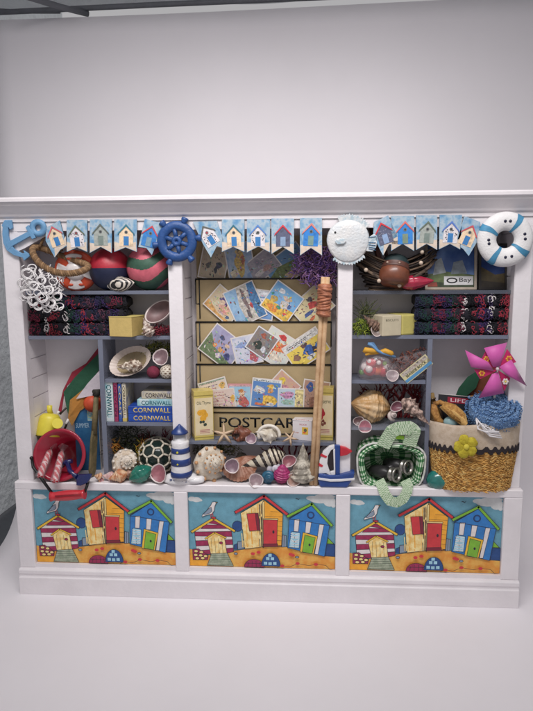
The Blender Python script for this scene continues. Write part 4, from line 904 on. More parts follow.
def right_shelf3():
    Z = SH['s3R']
    c = stand(377, 1.1, Z); t = thing('sweet_bag', 'clear bag of red and white wrapped sweets tied with a yellow and blue bow', 'sweet bag', c)
    rd = random.Random(5)
    for i, (x, z, r, q) in enumerate(((-.55, .75, .55, (206, 40, 56)), (-.85, .95, .42, (222, 210, 206)), (.0, .7, .45, (226, 96, 50)), (.55, .6, .5, (196, 36, 50)), (.85, .95, .42, (214, 200, 196)), (.2, 1.25, .35, (206, 50, 60)), (-.5, 1.35, .4, (210, 60, 66)), (.6, 1.25, .2, (150, 196, 60)), (-1.15, .5, .25, (90, 150, 60)))):
        b = MB(mat(q, rough=.3, coat=.4, var=.1)); b.ball((x, rd.uniform(-.2, .3), z), r, 18, sc=(1, .8, .95))
        if q[0] > 200 and q[1] < 80: b.ball((x-.12, -.3, z+.1), r*.55, 10, m=mat((226, 214, 210), rough=.3, coat=.4))
        b.build('sweet', t)
    b = MB(mat((200, 190, 196), rough=.08, alpha=.22, coat=1, var=0, bump=.06, bs=2.5))
    b.lathe([(0, 0), (1.25, .02), (1.5, .3), (1.45, 1.0), (1.1, 1.7), (.4, 2.1), (.25, 2.2), (.5, 2.45), (.8, 2.7)], 36, cap=False, wob=lambda a, v: (1+.06*math.sin(7*a+v*4)))
    for v in b.v: v.y *= .62
    b.build('clear_bag', t, fix=False)
    b = MB(mat((206, 150, 40), rough=.6, var=.15)); 
    for s in (-1, 1): b.tube([(0, -.5, 2.2), (s*.5, -.6, 2.32), (s*1.0, -.55, 2.38 if s < 0 else 2.1), (s*1.15, -.55, 2.2 if s < 0 else 2.05)], lambda u: .1+.14*math.sin(PI*u), 8)
    b.tube([(0, -.5, 2.14), (-.7, -.6, 2.1), (-1.0, -.6, 2.0)], .1, 6); b.build('yellow_bow', t)
    b = MB(mat((96, 140, 186), rough=.6)); b.tube([(-.8, -.5, 2.85), (-.5, -.6, 2.75), (-.1, -.62, 2.35), (.3, -.65, 2.15), (1.3, -.6, 1.85)], lambda u: .14-.05*u, 6); b.tube([(-.8, -.5, 2.85), (-.4, -.5, 2.9), (0, -.5, 2.3)], .1, 6); b.build('blue_ribbon', t)
    # brown netting packet with label
    c = stand(405, 1.2, Z); t = thing('seaweed_packet', 'clear packet of reddish brown tangle with a long label, next to the sweet bag', 'packet', c)
    b = MB(); ms = [mat(q, rough=.8, var=.25, vs=4) for q in ((118, 62, 50), (90, 46, 40), (140, 84, 66))]
    for i in range(330):
        p = Vector((rd.uniform(-1.4, 1.3), rd.uniform(-.35, .4), rd.uniform(.1, 1))); p.z = .2+p.z*(1.2+.55*(p.x+1)); d = Vector((rd.uniform(-1, 1), rd.uniform(-.5, .5), rd.uniform(-1, 1))).normalized()
        b.tube([p, p+d*.2, p+d*.3+Vector((rd.uniform(-.15, .15), 0, rd.uniform(-.15, .15)))], .035, 4, ms[i % 3])
    b.build('tangle', t, fix=False)
    b = MB(mat((190, 180, 186), rough=.35, alpha=.12, var=0)); b.bbox(-1.6, 1.55, -.5, .5, .02, 2.3, .3)
    for v in b.v:
        if v.z > 1.2: v.x += .35; v.y *= .5
        if v.z > 1.2 and v.x < 0: v.z -= .7
    b.build('clear_wrap', t, fix=False)
    b = MB(mat((206, 196, 150), rough=.5)); b.X = Matrix.Translation((.75, -.62, .95)) @ Matrix.Rotation(math.radians(-40), 4, 'Y'); b.box(-1.3, 1.2, -.03, .03, -.5, .45)
    b.m = mat((80, 140, 186)); b.box(-1.28, 1.18, -.045, -.03, -.44, -.2); b.m = painterly([(90, 84, 80), (190, 180, 170), (140, 120, 100)], 3, 5); b.box(-1.2, 1.1, -.04, -.03, .1, .4); b.build('label_card', t)
    text('SEASIDE ROCK', BLACK, parent=t, w=1.9, h=.2, loc=(.71, -.675, .9), rot=(90, -40, 0)) 
    limpet(392.5, 375.5, .5, 6.8, 'pinkish white limpet shell between the sweet bag and the labelled packet', pink=(190, 166, 170), tilt=(0, -1, .6), deep=.4)
def right_shells():
    D = DECKZ; z4 = at(385, 428, .15).z
    b = MB(mat((150, 156, 172), rough=.08, var=.05, vs=.3, alpha=.4)); b.box(B1+.03, SH['pr']-.22, .15, BACK-.02, z4-.18, z4); o = b.build('shelf', cabinet, .02)
    fusi('big_tan_seashell', 'big tan ridged conch seashell at the left of the lower right cubby', at(370, 406, 1.9), (-1, -.3, .2), 3.4, 1.35, 5, .48, m=mat((190, 146, 92), rgb2=(204, 172, 130), rough=.4, vs=1.2, bump=.03, bs=6), rib=.045, nk=13, groove=.12, mouth=False, cord=.02, rp=1.3)
    coral('red_coral', 'deep red branching coral sprays at the back of the lower right cubby', (at(398, 400, 2.7).x, 2.7, z4+.2), 3.6, [(112, 20, 26)], seed=5, n0=9, r0=.13, spread=1.0)
    limpet(397, 406.5, .9, 7.8, 'mauve limpet shell leaning against the red coral', pink=(140, 80, 96), tilt=(.2, -1, .3), ov=.7)
    limpet(358.5, 421, .9, 6, 'small brownish limpet shell behind the round white and pink one', pink=(120, 84, 84), tilt=(-.2, -1, .2), ov=.8)
    limpet(365, 426.5, .2, 7.2, 'round white limpet shell with a pink inside left of the gingham bag', pink=(206, 120, 136), tilt=(-.1, -1, .2))
    gastropod('tiny_white_seashell', 'tiny white and pink seashell beneath the mauve limpet', at(393, 415, 1.0), facing((.2, -1, .5)), .8, .5, 4, 2.3, m=mat((206, 190, 184), rough=.4, var=.15, vs=3))
    fusi('brown_white_seashell', 'brown and white pointed seashell sloping down to the right by the partition', at(416, 412, .6), (.8, -.3, -.75), 2.9, .62, 6, .3, m=mat((92, 72, 66), rgb2=(200, 170, 156), rough=.45, vs=2.4), knob=.28, nk=9, groove=.2, mouth=False)
    # gingham bag
    y = .2; c = at(391, 466, y); k = kk(391, 466, y)
    t = thing('gingham_bag', 'green and white gingham cloth bag lying open on its side with pale green plaited handles', 'bag', c)
    m = bpy.data.materials.new('green_gingham'); m.use_nodes = True; N = m.node_tree.nodes; Lk = m.node_tree.links; p = N['Principled BSDF']; p.inputs['Roughness'].default_value = .9
    tc = N.new('ShaderNodeTexCoord'); sx = N.new('ShaderNodeSeparateXYZ'); Lk.new(tc.outputs['UV'], sx.inputs[0])
    outs = []
    for ax, s in (('X', 30.0), ('Y', 11.0)):
        a = N.new('ShaderNodeMath'); a.operation = 'MULTIPLY'; a.inputs[1].default_value = s; Lk.new(sx.outputs[ax], a.inputs[0])
        f = N.new('ShaderNodeMath'); f.operation = 'FRACT'; Lk.new(a.outputs[0], f.inputs[0]); g = N.new('ShaderNodeMath'); g.operation = 'GREATER_THAN'; g.inputs[1].default_value = .5; Lk.new(f.outputs[0], g.inputs[0]); outs.append(g)
    ad = N.new('ShaderNodeMath'); ad.operation = 'ADD'; Lk.new(outs[0].outputs[0], ad.inputs[0]); Lk.new(outs[1].outputs[0], ad.inputs[1]); dv = N.new('ShaderNodeMath'); dv.operation = 'MULTIPLY'; dv.inputs[1].default_value = .5; Lk.new(ad.outputs[0], dv.inputs[0])
    r = N.new('ShaderNodeValToRGB'); r.color_ramp.interpolation = 'CONSTANT'; E = r.color_ramp.elements; E[0].position = 0; E[0].color = (*[lin(v) for v in (214, 222, 206)], 1); E[1].position = .3; E[1].color = (*[lin(v) for v in (96, 146, 96)], 1); e = E.new(.8); e.color = (*[lin(v) for v in (22, 84, 50)], 1)
    Lk.new(dv.outputs[0], r.inputs[0]); Lk.new(r.outputs[0], p.inputs['Base Color'])
    def rim(a):   # rounded rectangle outline of the mouth
        ca, sa = math.cos(a), math.sin(a); ex = .62; return (31.5*k*abs(ca)**ex*(1 if ca > 0 else -1)*(1+.02*math.sin(5*a)), 22.5*k*abs(sa)**ex*(1 if sa > 0 else -1)*(1+.03*math.sin(3*a+1)))
    prof = [(.97, 2.6), (1.03, 1.8), (1.05, .9), (1.03, .2), (1.0, -.12), (.93, -.2), (.86, -.12), (.82, .1), (.8, 1.0), (.76, 2.2), (.4, 2.45), (0.02, 2.5)]
    def build_uv(prof, name, mm, n=72, thick=None):
        b = MB(mm)
        def fn(u, v):
            s, yy = prof[int(round(v*(len(prof)-1)))]; x, z = rim(2*PI*u); return (x*s*(1+.025*math.sin(14*PI*u+yy*3)), yy+.07*math.sin(9*2*PI*u+s*4)*(1 if yy > 0 else .6), z*s*(1+.03*math.sin(10*PI*u+yy*2.2)))
        b.grid(fn, n, len(prof)-1, cu=True); 
        uv = []
        nv = len(prof)-1
        for i in range(n):
            for j in range(nv): uv += [(i/n, j/nv), ((i+1)/n, j/nv), ((i+1)/n, (j+1)/nv), (i/n, (j+1)/nv)]
        o = b.build(name, t, fix=False); l = o.data.uv_layers.new(name='UVMap')
        for q, w in enumerate(uv): l.data[q].uv = w
        return o
    build_uv(prof, 'cloth_body', m)
    b = MB(mat((206, 206, 200), rough=.9)); b.tube([(rim(a)[0]*1.06, -.02+.04*math.sin(20*a), rim(a)[1]*1.06) for a in [2*PI*i/90 for i in range(90)]], .09, 6, closed=True); b.build('white_piping', t)
    pl = mat((120, 156, 112), rgb2=(160, 184, 148), rough=.9, vs=6, bump=.02, bs=9)
    pl2 = mat((196, 210, 184), rough=.9, var=.12, vs=6)
    def band(pts, w, name):
        P = [at(a, bb, yy)-c for a, bb, yy in pts]; b = MB(pl); seg = []
        Q = []
        for i in range(len(P)-1):
            for s in range(9): Q.append(P[i].lerp(P[i+1], s/9))
        Q.append(P[-1]); rows = []
        for i, q in enumerate(Q):
            d = (Q[min(i+1, len(Q)-1)]-Q[max(i-1, 0)]).normalized(); sd = Vector((d.z, 0, -d.x)).normalized(); rows.append([b.vert(q+sd*(w*.5*(j/4-.5)*2)+Vector((0, -.012*math.cos((j/4-.5)*PI)-.015*((i+j) % 2), 0))) for j in range(5)]+[b.vert(q+sd*(w*.5*(1-j/2))+Vector((0, .04, 0))) for j in range(3)])
        for i in range(len(rows)-1):
            for j in range(8): b.face([rows[i][j], rows[i][(j+1) % 8], rows[i+1][(j+1) % 8], rows[i+1][j]], pl if (i+j) % 2 else pl2, sm=False)
        b.face(rows[0]); b.face(rows[-1]); b.build(name, t)
    band([(383, 447, -.1), (387, 439, -.2), (392, 431, -.35), (398, 428.5, -.4), (409, 427.5, -.4), (414, 431, -.35), (411.5, 438, -.2), (409, 446, -.1)], 1.05, 'upper_handle')
    band([(379, 480, -.15), (382, 486, -.5), (385, 494, -.75), (390, 501, -.85), (397, 502.5, -.85), (403, 499, -.8), (407, 492, -.7), (408, 486, -.5), (405, 480, -.2)], .8, 'lower_handle')
    b = MB(mat((150, 206, 50), rough=.7)); b.box(-.0, 1.0, -.35, -.22, 1.9, 2.2)
    for v in b.v: v.z += .06*math.sin(v.x*5)
    o = b.build('lime_tag', t, .05); o.location = (at(391, 436, 0).x*S-c.x*S, 0, (at(391, 437, 0).z-c.z-2.0)*S)
    # binoculars
    c = at(392, 473, .3); t = thing('binoculars', 'black and silver toy binoculars lying inside the green gingham bag', 'binoculars', c)
    bk = mat((40, 38, 40), rough=.35, var=.2); sv = mat((150, 146, 140), rough=.3, metal=.8, var=.15); gl = mat((10, 10, 16), rough=.05, coat=1)
    for (e, s0, nm) in (((397.5, 475, -.25), (372, 470, 1.5), 1), ((409, 467.5, .1), (386, 463, 1.8), 2)):
        E_ = at(*e)-c; S_ = at(*s0)-c; d = E_-S_; L = d.length; o = bpy.data.objects.new('barrel_axis', None)
        R = 7.2*kk(397, 475, -.2)
        Mx = Matrix.Translation(S_) @ facing(d).to_matrix().to_4x4()
        b = MB(bk); b.X = Mx; b.lathe([(0, 0), (R*.75, 0), (R*.8, .3), (R*.95, .5), (R*.95, L*.6), (R*.7, L*.66), (R*.7, L*.8)], 28, cap=False); b.build('barrel', t)
        b = MB(sv); b.X = Mx; b.lathe([(R*.7, L*.74), (R*.98, L*.76), (R*1.0, L*.82), (R*.8, L*.84), (R*.8, L*.9), (R*1.02, L*.92), (R*1.05, L*1.0), (R*.82, L*1.01), (R*.75, L*.92)], 28, cap=False); b.build('eyepiece', t)
        b = MB(gl); b.X = Mx; b.lathe([(R*.76, L*.93), (R*.4, L*.96), (0, L*.97)], 24, cap=False); b.build('lens', t)
    b = MB(bk); b.tube([at(384, 471, 1.0)-c, at(394, 466, .9)-c], .35, 10); b.build('hinge', t)
    b = MB(mat((26, 112, 104), rough=.2, var=.3, vs=1.4, coat=.7))
    b.lathe([(0, .5), (.3, .46), (.42, .42), (.62, .36), (.8, .2), (.93, 0), (.8, -.35), (.4, -.55), (0, -.6)], 60, cap=False, wob=lambda a, v: (1+.02*math.cos(14*a)*v)*(1+.06*math.cos(a)))
    o = b.build('turquoise_seashell'); put(o, stand(438, -.05, D)+Vector((0, 0, .68)), facing((-.25, -1, .55), 30)); o.scale = (1.08, .85, 1); tag(o, 'glossy turquoise round seashell on the deck between the gingham bag and the straw basket', 'seashell')
def basket():
    D = DECKZ; y = .6; c = stand(471, y, D); c.z = D
    t = thing('straw_basket', 'oval golden straw basket with a linen rim, dark zigzag ribbon and a yellow flower', 'basket', c)
    k = kk(471, 460, -.6)
    zr = lambda py: at(471, py, -1.0).z-D
    hb, ht, hl = .03, zr(449), zr(427)
    m = mat((204, 150, 70), rgb2=(176, 122, 54), rough=.8, vs=3.2, bump=.09, bs=7, name='straw')
    RX0, RX1 = 41*k, 43.0*k
    def shape(u, v, grow=0):
        a = 2*PI*u; rx = (RX0-.25)+(RX1-RX0+.25)*v+grow; ry = 1.55+.35*v+grow; ca, sa = math.cos(a), math.sin(a)
        return (rx*abs(ca)**.8*(1 if ca > 0 else -1), ry*abs(sa)**.9*(1 if sa > 0 else -1))
    b = MB(m)
    def fn(u, v): x, yy = shape(u, v); q = 1+.012*math.sin(v*34*1.0)*1; return (x*q, yy*q, hb+(ht-hb)*v-.0+.12*(x/3)**2*0)
    b.grid(fn, 96, 40, cu=True)
    A = [b.vert((*shape(i/96, 0), hb)) for i in range(96)]; b.face(A)
    # coarse straw strands plaited over the wall
    rd = random.Random(9); st = [mat(q, rough=.75, var=.3, vs=4) for q in ((222, 170, 88), (200, 146, 70), (232, 190, 116), (170, 120, 60), (212, 160, 80))]
    for i in range(2600):
        u = rd.uniform(.48, 1.02); v = rd.uniform(.0, 1); x, yy = shape(u, v, .03); z = hb+(ht-hb)*v; L = .2; s = rd.choice((-1, 1))
        x2, y2 = shape(u+.007, v, .07); x3, y3 = shape(u+.014, v, .03)
        b.tube([(x, yy, z), (x2, y2, z+s*.07), (x3, y3, z+s*.13)], .03, 4, st[rd.randrange(5)])
    b.build('straw_body', t, fix=False)
    lin_ = mat((196, 178, 158), rgb2=(184, 164, 142), rough=.95, vs=2.4, bump=.03, bs=16)
    b = MB(lin_)
    def wr(u, v):
        prof = ((0, .02), (.02, .5), (.05, 1.0), (-.06, 1.1), (-.2, 1.0), (-.25, .3)); g, h = prof[int(round(v*5))]; x, yy = shape(u, 1, .08+g); return (x, yy, ht-.15+(hl-ht+.15)*h+.05*math.sin(u*2*PI*5+h*2)+.1*math.sin(u*2*PI+2.3)-(.0 if h < .5 else .0))
    b.grid(wr, 96, 5, cu=True); b.build('linen_rim', t, fix=False)
    rb = mat((40, 32, 36), rough=.9, var=.2); b = MB(rb); n = 150
    r = [[None]*4 for _ in range(n)]
    for i in range(n):
        u = i/n; zz = ht-.02+.11*(1 if (i//2) % 2 else -1); x, yy = shape(u, .98, .12)
        for j, (g, h) in enumerate(((0, -.2), (.05, -.18), (.05, .18), (0, .2))): x, yy = shape(u, .98, .1+g); r[i][j] = b.vert((x, yy, zz+h))
    for i in range(n):
        for j in range(3): b.face([r[i][j], r[(i+1) % n][j], r[(i+1) % n][j+1], r[i][j+1]], sm=False)
    b.build('zigzag_ribbon', t, fix=False)
    f = mat((196, 180, 44), rgb2=(176, 156, 30), rough=.85, vs=4, bump=.04, bs=10); p = at(466, 446.5, y-2.25)-c
    for i in range(5):
        a = PI/2+i*2*PI/5+.3; b = MB(f); d = Vector((math.cos(a), 0, math.sin(a))); b.ball(p+d*.5, .42, 14, sc=(1, .35, 1), rough=.15, seed=i); b.build('petal', t)
    b = MB(mat((206, 190, 60), rough=.8)); b.ball(p+Vector((0, -.12, 0)), .22, 12, sc=(1, .7, 1)); b.build('flower_centre', t)
    # rolled blue towel
    cc = at(491.5, 416, .3); tw = mat((88, 122, 170), rgb2=(110, 144, 188), rough=.95, vs=5, bump=.08, bs=10); t2 = thing('rolled_towel', 'rolled light blue towel with a white lace tie sitting in the straw basket', 'towel', cc)
    t2.rotation_euler = facing((-.05, -.62, 1), 0)
    b = MB(tw); rd = random.Random(4); n = 260; H = 2.2; rows = []
    for i in range(n):
        u = i/(n-1); a = u*2*PI*4.2; R = .18+1.5*u; q = 1+.02*math.sin(a*7); th = .15
        rows.append([b.vert(((R+o_)*q*math.cos(a)*1.12, (R+o_)*q*math.sin(a), zz+.25*(1-u)+.03*math.sin(a*11+zz))) for o_, zz in ((-th, -H/2), (-th, H/2-.08), (-.06, H/2), (.06, H/2), (th, H/2-.08), (th, -H/2))])
    for i in range(n-1):
        for j in range(6): b.face([rows[i][j], rows[i][(j+1) % 6], rows[i+1][(j+1) % 6], rows[i+1][j]], sm=True)
    b.face(rows[0]); b.face(rows[-1])
    ms = [mat(q, rough=.95, var=.2, vs=5) for q in ((104, 144, 192), (84, 122, 172), (134, 166, 202))]
    for i in range(1700):   # loops of pile
        u = rd.uniform(0, 1)**.6; a = u*2*PI*4.2; R = .18+1.5*u; top = rd.random() < .62
        if top: p = Vector((R*1.12*math.cos(a)+rd.uniform(-.12, .12), R*math.sin(a)+rd.uniform(-.12, .12), H/2+.25*(1-u)))
        else: a = rd.uniform(0, 2*PI); p = Vector((1.98*math.cos(a), 1.7*math.sin(a), rd.uniform(-H/2, H/2)))
        d = Vector((rd.uniform(-1, 1), rd.uniform(-1, 1), rd.uniform(-1, 1))).normalized()*.09; o_ = Vector((0, 0, .09)) if top else p.normalized()*.09; o_.z = max(o_.z, 0)
        b.tube([p-d, p+o_, p+d], .028, 4, ms[i % 3])
    b.build('towel_roll', t2, fix=False)
    inv = (Matrix.Translation(cc) @ t2.rotation_euler.to_matrix().to_4x4()).inverted(); lc = mat((222, 218, 220), rough=.8)
    b = MB(lc); pts = [inv @ at(*q) for q in ((476, 418, -1.0), (481, 424, -1.55), (487, 430, -1.75), (499, 432, -1.7))]; 
    for dz in (0, .15, .3, .45): b.tube([p+inv.to_3x3() @ Vector((dz*.5, 0, -dz)) for p in pts], .06, 5)
    b.tube([inv @ at(*q) for q in ((476, 418, -1.0), (478, 429, -1.5), (486, 432, -1.75), (499, 432, -1.75))], .07, 5)
    for i in range(26):
        q = rd.random(); p = at(477+19*q, 421+10*q, -1.62+.3*(1-q)); b.tube([inv @ p, inv @ (p+Vector((rd.uniform(-.3, .3), -.06, rd.uniform(-.35, -.05))))], .04, 4)
    b.build('lace_tie', t2)
    # flip-flop / wicker slipper, bottle, book
    def slipper(pts, label):
        c1 = at(*pts[0]); t3 = thing('straw_sandal', label, 'sandal', c1); P = [at(*q)-c1 for q in pts]
        b = MB(mat((196, 146, 74), rgb2=(160, 110, 50), rough=.8, vs=4, bump=.06, bs=9))
        b.tube(P, lambda u: .16+.36*math.sin(PI*min(1, .12+u*.86))**.8, 14); b.build('sole', t3)
        b = MB(mat((206, 164, 96), rough=.8, var=.3, vs=5))
        for i in range(46): u = i/46*(len(P)-1); j = int(u); q = P[j].lerp(P[j+1], u-j); w = .17+.36*math.sin(PI*(.12+i/46*.86)); b.tube([q+Vector((-w*.8, -.1, -w*.5)), q+Vector((0, -w*1.04, 0)), q+Vector((w*.8, -.1, w*.5))], .05, 4)
        b.build('woven_strand', t3)
    slipper([(443, 405, .2), (452, 410, -.1), (460, 417, -.3), (465, 425, -.5)], 'golden woven straw sandal sloping across the front of the basket')
    b = MB(mat((186, 134, 68), rgb2=(150, 100, 46), rough=.8, vs=4, bump=.05, bs=9)); c1 = at(439, 412, .7)
    b.tube([at(434, 404, .7)-c1, at(434.5, 411, .6)-c1, at(438, 420, .5)-c1, at(445, 425, .4)-c1], lambda u: .2+.12*math.sin(PI*u), 10); b.tube([at(434, 404, .7)-c1, at(440, 402, .5)-c1, at(446, 405, .3)-c1], .18, 10); tag(put(b.build('straw_loop'), c1), 'curved golden straw loop at the left edge inside the basket', 'straw loop')
    c1 = at(436, 418, 1.0); t4 = thing('glass_bottle', 'small amber glass bottle with a cork poking out of the left of the basket', 'bottle', c1); t4.rotation_euler = facing(at(432, 395, 1.2)-at(437, 420, 1.0))
    b = MB(mat((76, 54, 24), rough=.08, coat=1, var=.1)); b.lathe([(0, -1.0), (.6, -1.0), (.6, .6), (.5, .9), (.26, 1.15), (.24, 1.5), (.3, 1.52), (.3, 1.62)], 24); b.build('glass', t4)
    b = MB(mat((150, 120, 70), rough=.7, var=.2)); b.lathe([(.22, 1.6), (.24, 1.95), (.2, 2.0), (0, 2.0)], 14, cap=False); b.build('cork', t4)
    c1 = at(458, 413, 1.2); t5 = thing('magazine', 'black magazine with a red title standing in the basket behind the sandal', 'magazine', c1, (-14, 6, 6))
    b = MB(mat((34, 32, 38), rough=.4)); b.box(-1.6, 1.7, 0, .12, -1.5, 1.35); b.build('cover', t5, .01)
    b = MB(mat((206, 200, 196), rough=.8)); b.box(-1.57, 1.67, .02, .1, 1.35, 1.39); b.build('pages', t5)
    b = MB(mat((150, 26, 50), rough=.4)); b.box(-.9, .75, -.015, 0, .75, 1.2); b.build('title_block', t5); text('LIFE', mat((222, 200, 206)), parent=t5, w=1.2, h=.28, loc=(-.05, -.017, .98))
    c1 = at(452, 422, .2); b = MB(mat((150, 186, 190), rough=.3, var=.2)); b.ball((0, 0, 0), .6, 18, sc=(1.1, .7, .8)); tag(put(b.build('pale_blue_pebble'), c1), 'pale blue smooth pebble showing beneath the straw sandal', 'pebble')
    # pinwheel
    c1 = at(497, 369, -.5); k = kk(497, 369, -.5); t6 = thing('pinwheel', 'pink paper pinwheel with flowered inner folds sticking out of the basket', 'pinwheel', c1)
    pk = mat((206, 84, 166), rough=.55, var=.06, vs=1.5, sheen=.2); hot = mat((196, 26, 96), rough=.55, var=.08, vs=2)
    def V(px, py, y): return at(px, py, y)-c1
    arms = [((493, 367), (484, 348), (507, 342.5), (500, 366)), ((499, 367), (511, 359.5), (526.5, 386), (507, 375)), ((498, 372), (504, 393), (478.5, 398), (492, 374)), ((494, 371), (471, 367), (465, 350), (488, 362))]
    inner = [((498, 370), (486, 350), (480, 362)), ((498, 370), (507, 349), (516, 362)), ((498, 370), (510, 378), (504, 391)), ((498, 370), (480, 379), (474, 369))]
    for i, q in enumerate(arms):
        b = MB(pk); P = [V(*q[0], -.78), V(*q[1], -.6), V(*q[2], -.35), V(*q[3], -.72)]; mid = (P[0]+P[2])*.5+Vector((0, -.22, 0))
        idx = [b.vert(p) for p in P]+[b.vert(mid)]
        for a, e in ((0, 1), (1, 2), (2, 3), (3, 0)): b.face([idx[a], idx[e], idx[4]], sm=True)
        o = b.build('blade', t6, fix=False); sl = o.modifiers.new('paper', 'SOLIDIFY'); sl.thickness = .0004
    rd = random.Random(6)
    for i, q in enumerate(inner):
        b = MB(hot); P = [V(*q[0], -.74), V(*q[1], -.42), V(*q[2], -.42)]; b.face([b.vert(p) for p in P], sm=False)
        o = b.build('flowered_fold', t6, fix=False); sl = o.modifiers.new('paper', 'SOLIDIFY'); sl.thickness = .0004
        g = (P[0]*.22+P[1]*.39+P[2]*.39)+Vector((0, -.09, 0)); b = MB(mat((222, 150, 50) if i != 2 else (226, 214, 210), rough=.6))
        for a in range(6): b.ball(g+Vector((.16*math.cos(a*PI/3), 0, .16*math.sin(a*PI/3))), .1, 7, sc=(1, .3, 1))
        b.ball(g+Vector((0, -.03, 0)), .08, 7, m=mat((226, 200, 80) if i == 2 else (206, 60, 80)), sc=(1, .4, 1)); b.build('flower', o)
    b = MB(mat((206, 190, 196), rough=.4)); b.ball(V(497.5, 369, -.95), .13, 10); b.build('pin', t6)
    b = MB(mat((214, 206, 206), rough=.5)); b.tube([V(498, 370, -.55), V(494, 400, .2), V(491, 425, .9)], .09, 8); b.build('stick', t6)
    # parasol folds behind
    c1 = at(480, 384, 2.2); t7 = thing('folded_parasol', 'folded dark green and brown parasol leaning behind the pinwheel', 'parasol', c1)
    def F(pts, y, m, nm):
        b = MB(m); P = [at(a, e, y)-c1 for a, e in pts]; n = len(P); a = [b.vert(p) for p in P]; q = [b.vert(p+Vector((0, .1, 0))) for p in P]; b.face(a); b.face(q[::-1])
        for i in range(n): b.face([a[i], q[i], q[(i+1) % n], a[(i+1) % n]])
        b.build(nm, t7)
    F([(455, 398), (459, 388), (468, 377), (476, 372), (481, 374), (476, 388), (462, 400)], 1.9, mat((28, 78, 54), rough=.8, var=.15), 'green_panel')
    F([(462, 400), (476, 386), (482, 366), (489, 356), (496, 366), (490, 400)], 2.2, mat((120, 62, 36), rough=.8, var=.2), 'brown_panel')
    F([(458, 402), (470, 396), (488, 393), (496, 396), (490, 402)], 1.7, mat((176, 120, 60), rough=.8, var=.2), 'tan_panel')
    F([(482, 364), (487, 352), (494, 346), (497, 354), (490, 368)], 2.4, mat((140, 26, 52), rough=.8, var=.1), 'red_panel')
# ================================================================== LEFT BAY
def knit(name, label, x0, x1, z0, z1, y, cols, group, seed=1):
    """a folded knitted blanket seen from its rounded fold, with yarn loops standing out of it in coloured columns"""
    rd = random.Random(seed); body = mat((26, 24, 34), rough=.95, var=.35, vs=4, bump=.08, bs=9)
    b = MB(body); H = z1-z0; D = 2.3
    def f(u, v):
        p = 2*PI*v; ex = .55; cx = (abs(math.cos(p))**ex)*(1 if math.cos(p) > 0 else -1); cz = (abs(math.sin(p))**ex)*(1 if math.sin(p) > 0 else -1)
        w = 1+.06*math.sin(u*60+seed)+.09*math.sin(u*17+v*5+seed*2); e = min(1, 12*min(u, 1-u)+.55)
        return (x0+(x1-x0)*u, y+D/2+D/2*cx*w*e*-1, (z0+z1)/2+H/2*cz*w*e)
    A = b.grid(f, 60, 20, False, True); b.face(A[0]); b.face(A[-1])
    n = len(cols); W = (x1-x0)/n
    for i, c in enumerate(cols):
        m = mat(c, rough=.95, var=.25, vs=6); cx = x0+(i+.5)*W; light = sum(c) > 560
        for k in range(3 if light else (12 if sum(c) > 200 else 16)):
            z = z0+H*rd.uniform(.12, .88); x = min(x1-.1, max(x0+.1, cx+rd.uniform(-.5, .5)*W*(.6 if light else 1.9))); q = (z-(z0+z1)/2)/(H/2); yy = y-.02+.35*abs(q)**3
            a = rd.uniform(0, 6); r = rd.uniform(.07, .16)*(1.25 if light else 1); pts = []
            for s in range(9):
                pts.append((x+r*math.cos(a+s*.7)*1.0, yy-.04-.03*math.sin(s*1.3), z+r*1.3*math.sin(a+s*.7*rd.uniform(.8, 1.1))))
            b.tube(pts, .04 if light else .034, 5, m)
        for k in range(26):   # close dark stitches between
            z = z0+H*(k/26); q = (z-(z0+z1)/2)/(H/2); yy = y-.01+.45*abs(q)**3
            for dx in (-.25, .25):
                x = cx+dx*W; mm = m if rd.random() < (.1 if light else .32) else body; b.tube([(x-.11, yy+.03, z+.05), (x, yy-.03, z-.03), (x+.11, yy+.03, z+.05)], .035, 4, mm)
    o = b.build(name, fix=False); return tag(o, label, 'folded knitwear', group)
RB = (150, 44, 60); PU = (52, 34, 84); GR = (24, 58, 52); NV = (28, 32, 58); WT = (206, 198, 198); BK = (20, 18, 26); MG = (110, 30, 54)
def knits_left():
    g = 'folded knitted blankets stacked on the left shelf'
    x0 = L1+.1; x1 = at(127.5, 318, .9).x; z0 = SH['s2L']; z1 = at(70, 295.5, .9).z; h = (z1-z0)/3
    c = [MG, BK, WT, RB, BK, WT, GR, PU, RB, NV, (90, 50, 70), NV, PU, BK]
    for i, w in enumerate(('bottom', 'middle', 'top')):
        cc = c[i:]+c[:i] if i == 2 else c
        knit('knitted_blanket', w+' one of the three dark folded knitted blankets piled on the left shelf', x0, x1+(.0, .0, -.0)[i], z0+h*i+.01, z0+h*(i+1)-.01, .75, cc, g, i+1)
def knits_right():
    g = 'folded knitted blankets stacked on the right shelf'
    x0 = at(414.5, 318, .9).x; x1 = R0-.1; z0 = SH['s2R']; z1 = at(470, 293.5, .9).z; h = (z1-z0)/3
    c = [NV, GR, NV, MG, PU, GR, (110, 40, 60), WT, BK, RB, PU, WT, BK, RB]
    for i, w in enumerate(('bottom', 'middle', 'top')):
        knit('knitted_blanket', w+' one of the three dark folded knitted blankets piled on the right shelf', x0, x1, z0+h*i+.01, z0+h*(i+1)-.01, .75, c, g, i+11)

